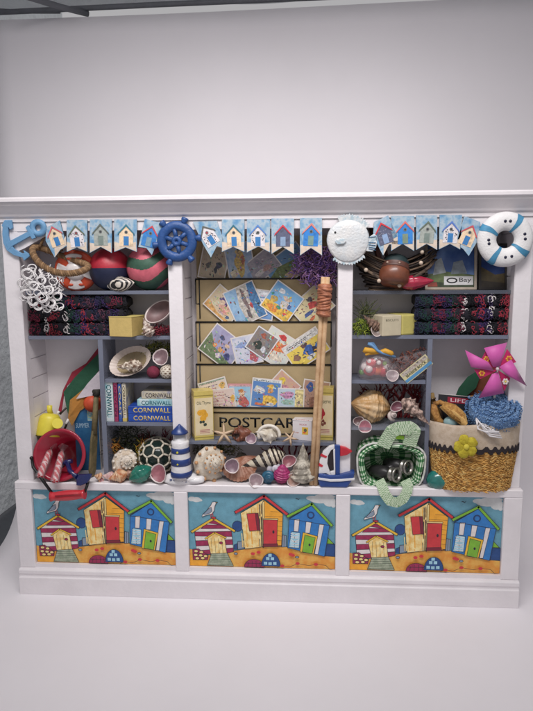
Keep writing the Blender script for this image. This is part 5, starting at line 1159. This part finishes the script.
def left_top():
    Z = SH['s1L']
    # striped ball with swirls, and two-colour ball
    def ballthing(px, py, rpx, y, label, ma, mb, fn, seed, zl=None):
        c = at(px, py, y); R = rpx*kk(px, py, y); c.z = Z+R*.99
        b = MB(); b.ball((0, 0, 0), R, 150, fm=lambda u, v: ma if fn(2*PI*u, PI*(v-.5)) else mb)
        o = b.build('beach_ball'); put(o, c); tag(o, label, 'ball'); return c, R
    red = mat((176, 34, 52), rough=.45, var=.2, vs=1.5, bump=.01); navy = mat((30, 36, 66), rough=.5, var=.2, vs=1.5)
    ballthing(110, 267, 21, 1.9, 'red and navy ball on the top left shelf under the grey pennant', red, navy, lambda a, b: b > .06+.0*a, 1)
    pink = mat((206, 96, 112), rough=.6, var=.2, vs=1.6, bump=.015); gr = mat((50, 86, 68), rough=.6, var=.2, vs=1.6, bump=.015)
    def sw(a, b):
        x = math.cos(b)*math.cos(a); y = math.cos(b)*math.sin(a); z = math.sin(b)
        return math.sin((z*.95-x*.35+.22*math.sin(2.6*x+1.2))*7.2+2.6) > -.1
    ballthing(150, 267, 23, 1.9, 'pink and dark green swirled ball beside the divider on the top left shelf', pink, gr, sw, 2)
    m1 = mat((30, 28, 30), rgb2=(206, 196, 184), rough=.35, vs=1.8, kind='wave')
    fusi('banded_seashell', 'black and white zigzag patterned seashell lying in front of the red and navy ball', stand(121, .85, Z)+Vector((0, 0, .5)), (1, -.2, .1), 2.5, .62, 4, .5, m=m1, groove=.1, mouth=False, rp=1.6)
    # lifebuoy-like ornament held behind the net
    c = at(76, 271, 1.2); R = 21*kk(76, 270, 1.2)
    t = thing('round_ornament', 'white and orange ceramic round ornament behind the net bag at the top left', 'ornament', c, (10, 0, 8))
    wh = mat((216, 208, 206), rough=.35, var=.06, bump=.05, bs=3, coat=.3); orr = mat((206, 76, 44), rough=.4, var=.15, vs=2)
    b = MB(orr); b.X = Matrix.Rotation(PI/2, 4, 'X'); b.lathe([(R*.7, -.3), (R*.97, -.22), (R, 0), (R*.95, .2), (R*.8, .27)], 40, cap=True); b.build('rim', t)
    b = MB(wh)
    for a0, a1 in ((-28, 24), (62, 118), (150, 205), (242, 298)):
        arc = [(R*.86*math.cos(math.radians(a0+(a1-a0)*i/10)), R*.86*math.sin(math.radians(a0+(a1-a0)*i/10))) for i in range(11)]
        q = math.radians((a0+a1)/2); b.prism(arc+[(0, 0)], -.42, -.2)
    b.ball((0, -.1, 0), R*.5, 20, sc=(1, .7, 1)); b.build('white_relief', t, .08)
    b = MB(orr)
    for a in (248, 292, 72, 108): b.ball((R*.66*math.cos(math.radians(a)), -.42, R*.66*math.sin(math.radians(a))), .22, 10, sc=(1, .3, .5))
    b.build('spot', t)
    # net bag on a twine ring
    c = at(57, 266, -.3); k = kk(56, 268, -.3)
    t = thing('net_bag', 'white lace net bag hanging from a twisted brown twine ring at the top left', 'net bag', c)
    tw = mat((126, 96, 66), rough=.9, var=.3, vs=5, bump=.06, bs=9, rgb2=None); rd = random.Random(3)
    def ring(a):   # slender ellipse tilted down to the right
        x = 29*math.cos(a); z = 7.5*math.sin(a)+3*math.cos(2*a); q = math.radians(-20); return Vector((((x)*math.cos(q)-z*math.sin(q)+1)*k, .35+.75*math.sin(a), (x*math.sin(q)+z*math.cos(q)+5)*k))
    b = MB(tw); ctr = [ring(2*PI*i/60) for i in range(60)]
    b.tube(ctr, .18, 8, closed=True)
    for s in range(3):
        pts = []
        for i in range(360):
            a = 2*PI*i/360; p = ring(a); w = a*26+s*2.1; d = ring(a+.01)-p; d.normalize(); u = Vector((0, 0, 1)); u = (u-d*u.dot(d)).normalized(); v = d.cross(u); pts.append(p+(u*math.cos(w)+v*math.sin(w))*.17)
        b.tube(pts, .1, 5, mat((150, 116, 82), rough=.9, var=.3, vs=5) if s == 1 else tw, closed=True)
    b.tube([ring(2.6)+Vector((.1, -.3, 0)), ring(2.4)+Vector((.2, -.3, .9)), ring(2.0)+Vector((.4, -.2, 1.0)), ring(1.7)+Vector((.1, -.1, .3))], .13, 6)
    b.build('twine_ring', t)
    lace = mat((228, 224, 224), rough=.6, var=.04); b = MB(lace)
    def bag(u, v):   # u along the rim, v down the bag (photo pixels relative to 56,268)
        px = 25+38*u-v*6*(1-u)+v*1; py = 262+12*u+v*(34-2*u)+5*math.sin(PI*u)*v; y = -.55-.9*math.sin(PI*u)*math.sin(PI*min(1, v*.8)); return at(px, py, y)-c
    for u, v, r in ((.1, .3, 1), (.03, .62, 1), (.13, .85, .9), (.28, .55, .85), (.3, .95, .95), (.45, .35, .8), (.5, .78, .95), (.42, 1.03, .8), (.65, .55, .8), (.7, .9, .8), (.62, 1.05, .7), (.85, .7, .8), (.9, 1.0, .7), (.2, .1, .7), (.55, .1, .7), (.22, .75, .6), (.38, .7, .6), (.58, .9, .6), (.78, 1.02, .6), (.16, .5, .6), (.75, .3, .7)):
        c0 = bag(u, v); R = r*.46
        for rr in (1, .78) if r > .75 else (1,): b.tube([c0+Vector((R*rr*math.cos(a), .06*math.sin(2*a)-rd.uniform(0, .04), R*rr*.85*math.sin(a))) for a in [2*PI*i/14 for i in range(14)]], .048, 5, closed=True)
    for i in range(60):
        u, v = rd.random(), rd.uniform(0, 1.05); b.tube([bag(u+rd.uniform(-.05, .05), v), bag(min(1, u+rd.uniform(-.09, .09)), v+.07)+Vector((0, -.08, 0)), bag(u+rd.uniform(-.12, .12), v+rd.uniform(.08, .2))], .035, 5)
    for u in [i/5 for i in range(2, 6)]: b.tube([bag(u, -.12)+Vector((0, .5, 0)), bag(u, .05), bag(min(1, u+.04), .25)], .05, 5)
    b.tube([bag(i/14, 1.05+.04*math.sin(i*2.2)) for i in range(15)], .07, 5)
    for s in (.5,): b.tube([bag(i/14, s+.05*math.sin(i*2.6+s*9)) for i in range(15)], .05, 5)
    b.build('lace', t)

def box_item(name, label, px, y, Z, w, d, h, yaw, m, cat='box', bev=.04, group=None, tilt=0):
    c = stand(px, y, Z); t = thing(name, label, cat, c, (0, tilt, yaw), group=group)
    b = MB(m); b.box(-w/2, w/2, -d/2, d/2, 0, h-.0); b.build('carton', t, bev); return t
def left_mid():
    Z = SH['s2L']
    t = box_item('yellow_box', 'small mustard yellow box beside the knitted blankets on the left shelf', 128, 1.2, Z, 2.0, 2.2, 1.5, -14, mat((204, 176, 104), rough=.6, var=.08, vs=2, bump=.02, bs=6)) 
    b = MB(mat((206, 186, 108), rough=.6, var=.06)); b.box(-1.02, 1.02, -1.12, 1.12, 1.5, 1.56); b.build('lid', t, .02)
    fusi('pointed_seashell', 'small brown and white pointed seashell leaning by the yellow box on the left', at(147, 328, .35)+Vector((0, 0, .05)), (-.35, -.1, 1), 1.6, .5, 6, .3, m=mat((120, 92, 80), rgb2=(214, 200, 188), rough=.5, vs=2.4), knob=.25, nk=8, mouth=False)
    # bowl-like shell tipped up
    c = at(158.5, 311.5, 1.2)
    b = MB(mat((206, 192, 188), rough=.4, var=.1, vs=2)); R = .0+15.5*kk(158, 311, 1.2)
    b.lathe([(0, -.8), (R*.6, -.62), (R*.9, -.3), (R, 0), (R*1.0, .05), (R*.9, 0)], 36, cap=False, wob=lambda a, v: 1+.04*math.sin(2*a))
    b.lathe([(R*.9, 0), (R*.8, -.22), (R*.5, -.5), (0, -.62)], 36, m=mat((118, 92, 92), rough=.5, var=.2), cap=False, wob=lambda a, v: 1+.04*math.sin(2*a))
    o = b.build('bowl_seashell'); put(o, c, facing((-.35, -1, .75), 30)); o.scale = (1, .8, 1); tag(o, 'large grey bowl shaped seashell resting on red moss beside the divider', 'seashell')
    moss('red_moss', 'clump of dark red moss under the bowl shaped seashell', 'moss', stand(160, 1.0, Z)+Vector((0, 0, .4)), 1.1, .6, .35, 200, [(120, 24, 44), (84, 18, 34), (150, 40, 60)], seed=4)

def left_low():
    # flag, parasol-like folded fabrics leaning in the corner
    t = thing('folded_kite', 'red, green, white and orange folded fabric kite leaning against the left partition', 'kite', stand(70, 2.2, DECKZ))
    o = t.location/S
    def F(pts, y, m, th=.05):
        b = MB(m); n = len(pts)
        P = [at(a, c, y+dy)-o for a, c, dy in pts]
        top = [b.vert(p) for p in P]; bot = [b.vert(p+Vector((0, th, 0))) for p in P]
        b.face(top); b.face(bot[::-1])
        for i in range(n): b.face([top[i], bot[i], bot[(i+1) % n], top[(i+1) % n]])
        return b
    fb = dict(rough=.85, bump=.05, bs=2.5, vs=1, var=.15)
    F([(99.5, 346, .2), (99.5, 355, .2), (72, 372, .1), (64, 395, 0), (61, 415, -.2), (58, 412, -.2), (63, 390, 0), (84, 366, .1)], 2.9, mat((150, 36, 56), **fb)).build('red_panel', t)
    F([(100, 352, .2), (100, 368, .2), (86, 389, 0), (72, 400, 0), (69.5, 418, -.3), (67, 410, -.2), (63.5, 392, 0), (75, 377, .1), (84, 368, .1)], 2.7, mat((34, 84, 60), **fb)).build('green_panel', t)
    F([(86, 387, .1), (99, 376, .2), (99, 398, .1), (80, 411, -.1), (72, 426, -.4), (68, 418, -.4), (70, 400, -.1)], 2.5, mat((176, 116, 44), rgb2=(150, 108, 50), rough=.85, vs=.8, bump=.05, bs=3)).build('orange_panel', t)
    F([(76, 399, 0), (88, 383, .1), (100, 370, .2), (100, 394, .2)], 2.2, mat((206, 196, 204), **fb)).build('white_panel', t)
    b = MB(mat((226, 220, 220), rough=.7)); b.tube([at(68.5, 419, 2.2)-o, at(66, 424, 2.0)-o], .12, 6); b.tube([at(59, 411, 2.6)-o, at(57.5, 414, 2.5)-o], .12, 6); b.build('pole_tip', t)
    b = MB(mat((60, 52, 50), rough=.7)); b.tube([at(68, 421, 2.2)-o, at(65, 428, 2.4)-o, at(63, 434, 3.4)-o], .09, 6); b.tube([at(60, 414, 2.6)-o, at(66, 408, 2.6)-o], .09, 6); b.build('pole', t)
    # watering can
    c = at(49.5, 423, 1.9); ym = mat((222, 206, 60), rough=.4, var=.06, vs=1.5)
    t = thing('watering_can', 'small yellow toy watering can perched above the red bucket', 'watering can', c, (-14, 8, 14)); 
    b = MB(ym); b.lathe([(0, -1.1), (.95, -1.1), (1.0, -1.0), (.86, .35), (.8, .55), (.6, .75), (.3, .82), (.28, .8), (0, .8)], 28); b.build('body', t)
    b = MB(ym); b.tube([(0, .2, .75), (-.12, .0, 1.05), (-.15, -.1, 1.45)], lambda u: .22, 10); b.build('neck', t)
    b = MB(ym); b.tube([(.55, -.6, -.1), (.75, -.95, .0)], .22, 10); b.tube([(.75, -.95, 0), (.8, -1.3, .05)], lambda u: .3+.13*u, 16); b.build('spout', t)
    # red bucket on its side, mouth to the camera
    c = at(59.5, 455, .2); k = kk(60, 455, 0); R = 25.5*k
    t = thing('toy_bucket', 'red toy bucket lying on its side with its mouth open towards the viewer', 'bucket', c)
    t.rotation_euler = facing((.05, -1, .3), 0)
    rm = mat((158, 22, 48), rough=.28, var=.08, vs=.6, coat=.3)
    b = MB(rm); b.lathe([(R*.62, -3.1), (R*.93, -.1), (R*1.02, -.1), (R*1.04, -.04), (R*1.04, .06), (R*1.0, .1), (R*.9, .06), (R*.57, -3.0), (0, -3.0)], 56, cap=False)
    b.lathe([(0, -3.1), (R*.62, -3.1)], 56, cap=False); b.build('pail', t)
    b = MB(mat((226, 224, 220), rough=.3, metal=.5)); q = t.rotation_euler.to_matrix().inverted()
    for s in (-1, 1): b.ball(Vector((s*R*.86, -.45*R if s < 0 else -.3*R, -.35)), .1, 8)
    b.build('rivet', t)
    inv = (Matrix.Translation(c) @ t.rotation_euler.to_matrix().to_4x4()).inverted()
    def L(px, py, y): return inv @ at(px, py, y)
    b = MB(BLACK); b.tube([L(32, 459, -.2), L(33, 467, -.5), L(41, 478, -.9), L(52, 493, -.95)], .12, 8); b.ball(L(31.5, 458, -.2), .16, 8); b.build('handle_wire', t)
    b = MB(BLACK); b.tube([L(88.5, 478, -.4), L(87, 486, -.9), L(84.5, 492, -.95)], .12, 8); b.build('handle_wire', t)
    gm = mat((206, 44, 56), rough=.35, var=.05, coat=.3); b = MB(gm)
    pts = [L(51+34*u, 496.5-2.5*u, -1.05) for u in [i/12 for i in range(13)]]
    b.tube(pts, lambda u: (.42 if min(u, 1-u) < .06 else .30+.12*math.sin(PI*u)), 12); b.build('grip', t)
    b = MB(mat((150, 20, 36), rough=.4)); b.tube([L(55+26*u, 496-2*u, -1.5) for u in (0, .33, .66, 1)], .05, 6); b.build('groove', t)
    # wrapped seaside rock sticks
    g = 'wrapped seaside rock sticks in the bucket'
    for (p0, p1, lab) in (((52, 446, 2.2), (40, 476, -1.0), 'left stick of wrapped pink and red seaside rock poking out of the bucket'), ((63, 448, 2.2), (55, 481, -1.15), 'right stick of wrapped red and white seaside rock poking out of the bucket')):
        a = at(*p0); e = at(*p1); d = (e-a); Ln = d.length; t2 = thing('rock_stick', lab, 'sweet', a, group=g); t2.rotation_euler = facing(d, 0)
        st = mat((226, 196, 196), rough=.25, coat=.6, var=.1); rdm = mat((204, 30, 44), rough=.25, coat=.6)
        b = MB(); b.lathe([(.0, 0)]+[(.25, Ln*.25+Ln*.75*i/40) for i in range(41)]+[(.0, Ln+.02)], 22, fm=lambda u, v: (st if ((u*3+v*5) % 1) < (.36) or (.45 < v < .5) else rdm))
        b.build('candy', t2)
        b = MB(mat((236, 226, 230), rough=.15, alpha=.2, coat=.6, bump=.05, bs=4)); b.lathe([(.42, -.1), (.2, .2), (.12, .45), (.28, .8), (.31, Ln*.5), (.33, Ln*.8), (.33, Ln), (.26, Ln+.12)], 16, cap=False, wob=lambda a, v: 1+.14*math.sin(5*a+v*7)); b.build('wrapper', t2)
    # blue toy spade
    c = at(80, 478, -.3); t = thing('toy_spade', 'navy blue plastic toy spade lying out of the mouth of the red bucket', 'toy spade', c)
    nm = mat((24, 36, 92), rough=.3, coat=.4, var=.05); o = c
    b = MB(nm); b.tube([at(67, 462, .8)-o, at(70, 471, .2)-o, at(77, 477, -.4)-o], lambda u: .2, 10); b.build('shaft', t)
    b = MB(nm); b.tube([at(62, 466, 1.0)-o, at(66, 462, .8)-o, at(72, 461, .8)-o], .2, 8); b.build('handle', t)
    b = MB(nm); P = [at(76, 479, -.5)-o, at(78, 474.5, -.4)-o, at(84, 474.5, -.7)-o, at(91, 474, -.9)-o, at(91, 477, -1.0)-o, at(87, 483, -1.1)-o, at(80, 486, -1.0)-o, at(76, 485.5, -.8)-o]
    tp = [b.vert(p) for p in P]; bt = [b.vert(p+Vector((0, .35, -.05))) for p in P]; b.face(tp); b.face(bt[::-1])
    for i in range(8): b.face([tp[i], bt[i], bt[(i+1) % 8], tp[(i+1) % 8]])
    b.build('blade', t, .08)
    # blue book, orange ball, oar
    c = stand(89, 2.6, DECKZ); t = thing('blue_book', 'bright blue booklet with a yellow picture standing behind the wooden oar', 'book', c, (0, 0, 8))
    h = at(89, 405, 2.6).z-DECKZ
    b = MB(mat((34, 88, 136), rgb2=(44, 104, 150), rough=.5, vs=1)); b.box(-1.0, 1.0, 0, .35, 0, h); b.build('cover', t, .03)
    b = MB(mat((214, 206, 196), rough=.8)); b.box(.98, 1.04, .04, .31, .05, h-.05); b.build('pages', t)
    b = MB(painterly([(222, 190, 90), (110, 176, 190), (220, 214, 200)], 4, 3)); b.box(.1, .55, -.012, 0, h-1.35, h-.35); b.build('cover_picture', t)
    text('SUMMER', mat((168, 196, 214)), parent=t, w=1.1, h=.4, loc=(-.35, -.006, h-1.75))
    c = at(93, 403, 2.7); b = MB(mat((206, 74, 40), rough=.5, var=.2, vs=1.5)); b.ball((0, 0, 0), .78, 28); tag(put(b.build('orange_ball'), c), 'orange red ball resting on the blue booklet behind the oar', 'ball')
    a = at(96.5, 390, 1.4); e = stand(92, .9, DECKZ+.05); d = e-a; t = thing('wooden_oar', 'weathered olive brown wooden oar leaning against the left partition', 'oar', a); t.rotation_euler = facing(d, 65); Ln = d.length
    wm = mat((98, 88, 58), rgb2=(122, 106, 72), rough=.75, vs=1.5, bump=.05, bs=4)
    b = MB(wm); b.tube([(0, 0, .3), (0, 0, Ln*.5)], lambda u: .2+.05*u, 10); b.build('shaft', t)
    b = MB(wm); b.prism([(-.24, Ln*.46), (.24, Ln*.46), (.36, Ln*.56), (.38, Ln*.92), (.2, Ln), (-.2, Ln), (-.38, Ln*.92), (-.36, Ln*.56)], -.1, .1); b.build('blade', t, .05)
    b = MB(mat((48, 44, 38), rough=.8)); b.tube([(0, 0, -.02), (0, 0, .45)], .3, 10); b.tube([(-.35, 0, .1), (.35, 0, .1)], .16, 8); b.build('grip', t)

def books():
    Z = SH['s4L']; y = .75
    kx = kk(140, 400, y)
    ht = at(110, 382.5, y).z-Z
    g = 'guide books on the small left shelf'
    def spine(px0, px1, zt, cols, s, tc, lab, dz=0, band=None):
        x0 = stand(px0, y, Z).x; x1 = stand(px1, y, Z).x; w = x1-x0-.03; h = zt
        t = thing('guide_book', lab, 'book', ((x0+x1)/2, y, Z), (0, 0, 0), g)
        b = MB(painterly(cols, 1.6, px0, .4)); b.box(-w/2, w/2, 0, 2.4, 0, h); b.build('cover', t, .03)
        b = MB(mat((214, 206, 196), rough=.9)); b.box(-w/2+.04, w/2-.04, .03, 2.37, h-.04, h+.012); b.build('pages', t)
        if band: b = MB(mat(band)); b.box(-w/2-.008, w/2+.008, -.012, .5, .06, h*.1); b.build('spine_band', t)
        if s: text(s, mat(tc), parent=t, w=h*.8, h=w*.62, loc=(0, -.004, h*.54), rot=(90, 90, 0), bold=.02)
    spine(106, 114.3, ht, [(126, 176, 186), (206, 214, 214), (168, 204, 206)], 'CORNWALL', (20, 96, 106), 'turquoise and white upright book lettered CORNWALL, nearest the partition', band=(196, 204, 206))
    spine(114.6, 118.6, ht*.99, [(150, 34, 80), (170, 60, 100), (130, 30, 76)], 'DEVON', (90, 20, 60), 'slim magenta upright book between the turquoise and the cream spines')
    spine(119, 122.6, ht*.97, [(44, 74, 150), (60, 96, 170), (40, 60, 130)], 'COAST', (210, 190, 130), 'slim blue upright book between the magenta and the cream spines')
    spine(122.9, 127, ht*.97, [(196, 184, 150), (214, 204, 178), (150, 150, 160)], 'CORNWALL', (90, 76, 60), 'cream upright book lettered CORNWALL, rightmost of the four standing spines', band=(206, 180, 90))
    z = Z
    X1 = A0-.1
    def flat(px0, py, cols, s, tc, lab, h, cream=False, dy=0):
        nonlocal z
        x0 = at(px0, py, y).x; w = X1-x0
        t = thing('guide_book', lab, 'book', ((x0+X1)/2, y+dy, z+.005), (0, 0, 0), g)
        b = MB(painterly(cols, 1.2, px0, .4)); b.box(-w/2, w/2, 0, 2.5, 0, h); b.build('cover', t, .05)
        b = MB(mat((210, 204, 196), rough=.9)); b.box(-w/2-.012, -w/2+.5, .12, 2.4, .06, h-.06); b.build('pages', t)
        if s: text(s, mat(tc, rough=.4), parent=t, w=w*.82, h=h*.62, loc=(.1, -.004, h/2), bold=.015)
        z += h+.01
    hh = (at(150, 406.5, y).z-Z)/2
    B2 = [(24, 60, 150), (36, 80, 176), (28, 66, 158)]
    flat(128.3, 420, B2, 'CORNWALL', (204, 176, 96), 'royal blue book with gold CORNWALL lettering at the bottom of the lying stack', hh)
    flat(128, 412, B2, 'CORNWALL', (210, 184, 104), 'royal blue book with gold CORNWALL lettering, second from the bottom of the stack', hh)
    flat(137, 402, [(180, 206, 214), (140, 190, 200), (206, 216, 220)], 'CORNWALL', (20, 96, 110), 'pale turquoise book lettered CORNWALL on top of the two royal blue ones', at(150, 399.5, y).z-z)
    flat(141, 396, [(50, 84, 150), (196, 186, 160), (150, 150, 170)], 'CORNWALL', (60, 50, 50), 'blue and cream striped book on top of the lying stack', at(150, 392, y).z-z, dy=.1)

def left_shells():
    Z = SH['s3L']; dz = DECKZ
    c = at(130, 361, 1.25); R = 22*kk(130, 361, 1.25); rb = lambda a, v: 1+.022*math.cos(30*a)*v
    b = MB(mat((200, 176, 156), rgb2=(216, 200, 186), rough=.4, vs=1.6, bump=.02, bs=8))
    b.lathe([(0, -R*.5), (R*.4, -R*.44), (R*.75, -R*.26), (R*.95, -R*.06), (R, 0)], 120, cap=False, wob=rb)
    b.lathe([(R, 0), (R*.96, -.02), (R*.72, -R*.2)], 120, m=mat((206, 190, 180), rough=.35, var=.1, vs=2), cap=False, wob=rb); b.lathe([(R*.72, -R*.2), (R*.4, -R*.36), (0, -R*.42)], 120, m=mat((150, 132, 100), rough=.3, var=.15, vs=1), cap=False, wob=rb)
    o = b.build('scallop_shell'); put(o, c, facing((-.12, -1, .55), 24)); o.scale = (1, .68, 1); tag(o, 'large ribbed scallop shell dish holding a small cone shell', 'seashell')
    m = mat((112, 84, 66), rgb2=(222, 208, 190), rough=.4, vs=2.6)
    fusi('cone_seashell', 'small brown spotted cone seashell lying inside the scallop shell', at(129, 366, .7), (-1, -.2, -.05), 2.1, .52, 6, .35, m=m, knob=.25, nk=8)
    moss('green_moss', 'olive yellow moss in the back corner of the scallop shelf', 'moss', at(158, 350, 2.2), 1.3, .7, .7, 260, [(120, 124, 32), (84, 92, 30), (150, 148, 50), (60, 66, 28)], seed=6)
    limpet(160.5, 357, .9, 9.2, 'small limpet shell with a mauve inside at the right of the scallop shelf', pink=(150, 116, 122), deep=.5, tilt=(-.2, -1, .35))
    c = at(153.5, 371, 1.1); R = 6.8*kk(153, 371, 1.1); b = MB(mat((118, 34, 58), rough=.85, var=.25, vs=5, bump=.05, bs=14)); b.ball((0, 0, 0), R, 26, sc=(1, 1, .92), rough=.03); c.z = Z+R*.92
    tag(put(b.build('maroon_urchin'), c), 'round maroon sea urchin shell on the scallop shelf', 'sea urchin')
    c = at(167, 367.5, .9); R = 7.2*kk(166, 368, .9); b = MB(); ma = mat((206, 196, 180), rough=.6); mb_ = mat((110, 84, 66), rough=.6)
    b.ball((0, 0, 0), R, 40, fm=lambda u, v: mb_ if math.sin(u*62)*math.sin(v*32) > .45 else ma); c.z = Z+R
    tag(put(b.build('speckled_seashell'), c), 'round cream seashell with brown speckles touching the divider on the scallop shelf', 'seashell')
    # deck
    moss('green_moss', 'dark green moss filling the back of the lower left cubby', 'moss', stand(130, 2.6, dz)+Vector((0, 0, 2.2)), 2.2, .9, 1.7, 520, [(34, 46, 30), (50, 62, 34), (26, 34, 26), (66, 72, 34)], L=.8, seed=7)
    moss('yellow_moss', 'clump of mustard yellow moss between the spiral shell and the netted ball', 'moss', at(144, 456, 1.8), .9, .5, 1.3, 170, [(176, 150, 40), (196, 120, 40), (140, 120, 40)], L=.7, seed=8)
    moss('orange_moss', 'tuft of orange moss at the left behind the round white spiral seashell', 'moss', at(115.5, 447, 1.9), .5, .3, .6, 60, [(206, 120, 30), (190, 140, 60)], L=.6, seed=9)
    coral('maroon_coral', 'maroon branching coral behind the netted glass float', stand(156, 2.8, dz)+Vector((0, 0, 1.4)), 2.3, [(120, 30, 52)], seed=3, n0=7)
    # turban / trochus shell facing viewer
    mt = mat((222, 210, 196), rgb2=(200, 180, 156), rough=.35, vs=2, bump=.05, bs=8)
    gastropod('round_spiral_seashell', 'big round knobbly white spiral seashell in the lower left cubby', at(127, 461, .7), facing((.35, -1, .35), 10), 1.5, 1.5, 4, 3.0, m=mt, bump=.2, nb=13, cord=.06, tips=mat((222, 212, 200), rough=.35))
    # netted glass float
    c = at(157, 455, 2.0); R = 18.3*kk(156, 455, 2.0); c.z = dz+R*1.02
    t = thing('netted_float', 'dark glass float wrapped in white netting behind the lighthouse', 'glass float', c)
    b = MB(mat((30, 44, 40), rough=.15, var=.2)); b.ball((0, 0, 0), R*.96, 36); b.build('glass_ball', t)
    bm = bmesh.new(); bmesh.ops.create_icosphere(bm, subdivisions=2, radius=R)
    b = MB(mat((206, 196, 178), rough=.8, var=.1, vs=4)); bm.faces.ensure_lookup_table()
    for e in bm.edges:   # pentagon and hexagon mesh: join the centres of neighbouring faces
        f = e.link_faces
        if len(f) == 2: p, q = [(x.calc_center_median()).normalized()*R for x in f]; b.tube([p, (p+q)*.5*1.03, q], .085, 5)
    bm.free(); b.build('netting', t)
    # lighthouse
    k = kk(181, 460, -.2); c = stand(182, -.05, dz)
    t = thing('lighthouse', 'blue and white ceramic lighthouse on a rocky white base in front of the divider', 'lighthouse ornament', c, (0, -1, 0))
    wh = mat((224, 222, 224), rough=.4, var=.04, bump=.04, bs=5, coat=.2); nb = mat((28, 56, 122), rough=.4, var=.15, coat=.2); ylw = mat((200, 190, 40), rough=.4)
    top = at(181, 424.5, -.05).z-dz
    def zz(py): return at(181, py, -.05).z-dz
    b = MB(wh); b.ball((0, 0, .35), 1, 30, sc=(1.6, .62, .5), rough=.12, seed=4); b.ball((1.0, -.05, .3), .8, 18, sc=(1.1, .6, .45), rough=.1); b.ball((-.7, 0, .3), .75, 18, sc=(1.0, .6, .5), rough=.1, seed=8)
    for v in b.v: v.z = max(0, v.z)
    b.build('rock_base', t)
    b = MB(nb); rd = random.Random(2)
    for i in range(16): b.ball((rd.uniform(-.8, .5), -.58+rd.uniform(0, .06), rd.uniform(.25, .7)), rd.uniform(.06, .16), 7, sc=(1.3, .5, .7))
    b.build('painted_waves', t)
    zs = [(478, .8), (469, .82), (444.5, .68), (441.5, .72), (440, .62)]
    b = MB(wh); b.lathe([(.8, .4)]+[(r, zz(p)) for p, r in zs]+[(.46, zz(440)), (.42, zz(433)), (0, zz(433))], 30); b.build('tower', t)
    for p0, p1, r0, r1 in ((475, 469.8, .87, .83), (464, 457, .795, .755), (452, 446.5, .735, .70)):
        b = MB(nb); b.lathe([(r0-.03, zz(p0)), (r0+.02, zz(p0)+.03), (r1+.02, zz(p1)-.03), (r1-.03, zz(p1))], 30, cap=False); b.build('blue_band', t)
    for p in (474, 461.5, 450): b = MB(ylw); b.ball((-.1, -.8+(474-p)*.003, zz(p)), .1, 8, sc=(1, .5, 1)); b.build('window', t)
    b = MB(nb); b.lathe([(.0, zz(432.8)), (.7, zz(433)), (.66, zz(431.5)), (.3, zz(427)), (.12, zz(425)), (.1, top), (0, top+.05)], 10); b.build('roof', t)
    gg = None
    gastropod('orange_spiral_seashell', 'small orange round seashell on the deck at the foot of the left partition', stand(100, -.0, dz)+Vector((0, -.1, .42)), facing((-.7, -.6, .4)), .75, .48, 4, 2.2, m=mat((206, 148, 108), rgb2=(222, 184, 150), rough=.35, vs=2.5))
    fusi('pale_pink_seashell', 'small pale pink seashell between two orange ones on the left deck', stand(109.5, .2, dz)+Vector((0, 0, .36)), (-1, -.2, .1), 1.3, .42, 5, .45, m=mat((206, 160, 156), rgb2=(220, 196, 190), rough=.35, vs=2))
    fusi('striped_orange_seashell', 'orange and cream striped spiral seashell on the deck below the big round white shell', stand(118.5, -.05, dz)+Vector((0, -.1, .5)), (-.9, -.35, -.2), 1.6, .58, 5, .45, m=mat((190, 116, 74), rgb2=(222, 186, 150), rough=.35, vs=2.6), cord=.05, mouth=False)
    gastropod('small_peach_seashell', 'tiny peach seashell leaning on the dark green seashell', stand(129.5, .2, dz)+Vector((0, 0, .62)), facing((.3, -1, .4)), .8, .44, 4, 2.4, m=mat((200, 160, 136), rgb2=(150, 110, 96), rough=.35, vs=2))
    fusi('green_seashell', 'dark green glossy painted seashell on the left deck', stand(141, -.05, dz)+Vector((0, -.1, .72)), (-.85, -.3, -.4), 2.0, .74, 4, .5, m=mat((20, 110, 92), rough=.25, var=.25, vs=1.5, coat=.6), rib=.035, nk=9, groove=.1, mouth=False, rp=1.8)
    limpet(158, 473.5, -.3, 9.6, 'large limpet shell with a deep pink inside leaning by the lighthouse', pink=(190, 110, 122), tilt=(-.25, -1, .3), deep=.5, ov=1.1)
build_setting(); cabinet = build_cabinet()
build_pennants(); build_trim()
left_top(); knits_left(); knits_right(); left_mid(); left_low(); books(); left_shells()
rack(); postcards(); mid_items(); right_top(); right_mid(); right_shelf3(); right_shells(); basket()
# ================================================================== LIGHT
def lights():
    w = bpy.data.worlds.new('World'); scn.world = w; w.use_nodes = True
    bg = w.node_tree.nodes['Background']; bg.inputs[0].default_value = (.98, .965, .985, 1); bg.inputs[1].default_value = .78
    def area(name, loc, target, sx, sy, p, col=(1, .97, .95)):
        d = bpy.data.lights.new(name, 'AREA'); d.shape = 'RECTANGLE'; d.size = sx*S; d.size_y = sy*S; d.energy = p; d.color = col
        o = bpy.data.objects.new(name, d); COL.objects.link(o); o.location = Vector(loc)*S
        o.rotation_euler = (Vector(target)-Vector(loc)).to_track_quat('-Z', 'Y').to_euler(); return o
    area('tent_lamp', (0, -26, 57), (0, 6, 15), 42, 10, 1.2, (1, .968, .962)).data.spread = math.radians(88)
    scn.view_settings.view_transform = 'Standard'; scn.view_settings.look = 'None'
    scn.view_settings.exposure = -.86; scn.view_settings.gamma = 1
lights()
scn.render.engine = 'CYCLES'
scn.cycles.max_bounces = 8; scn.cycles.transparent_max_bounces = 16
scn.render.resolution_x = 768; scn.render.resolution_y = 1024
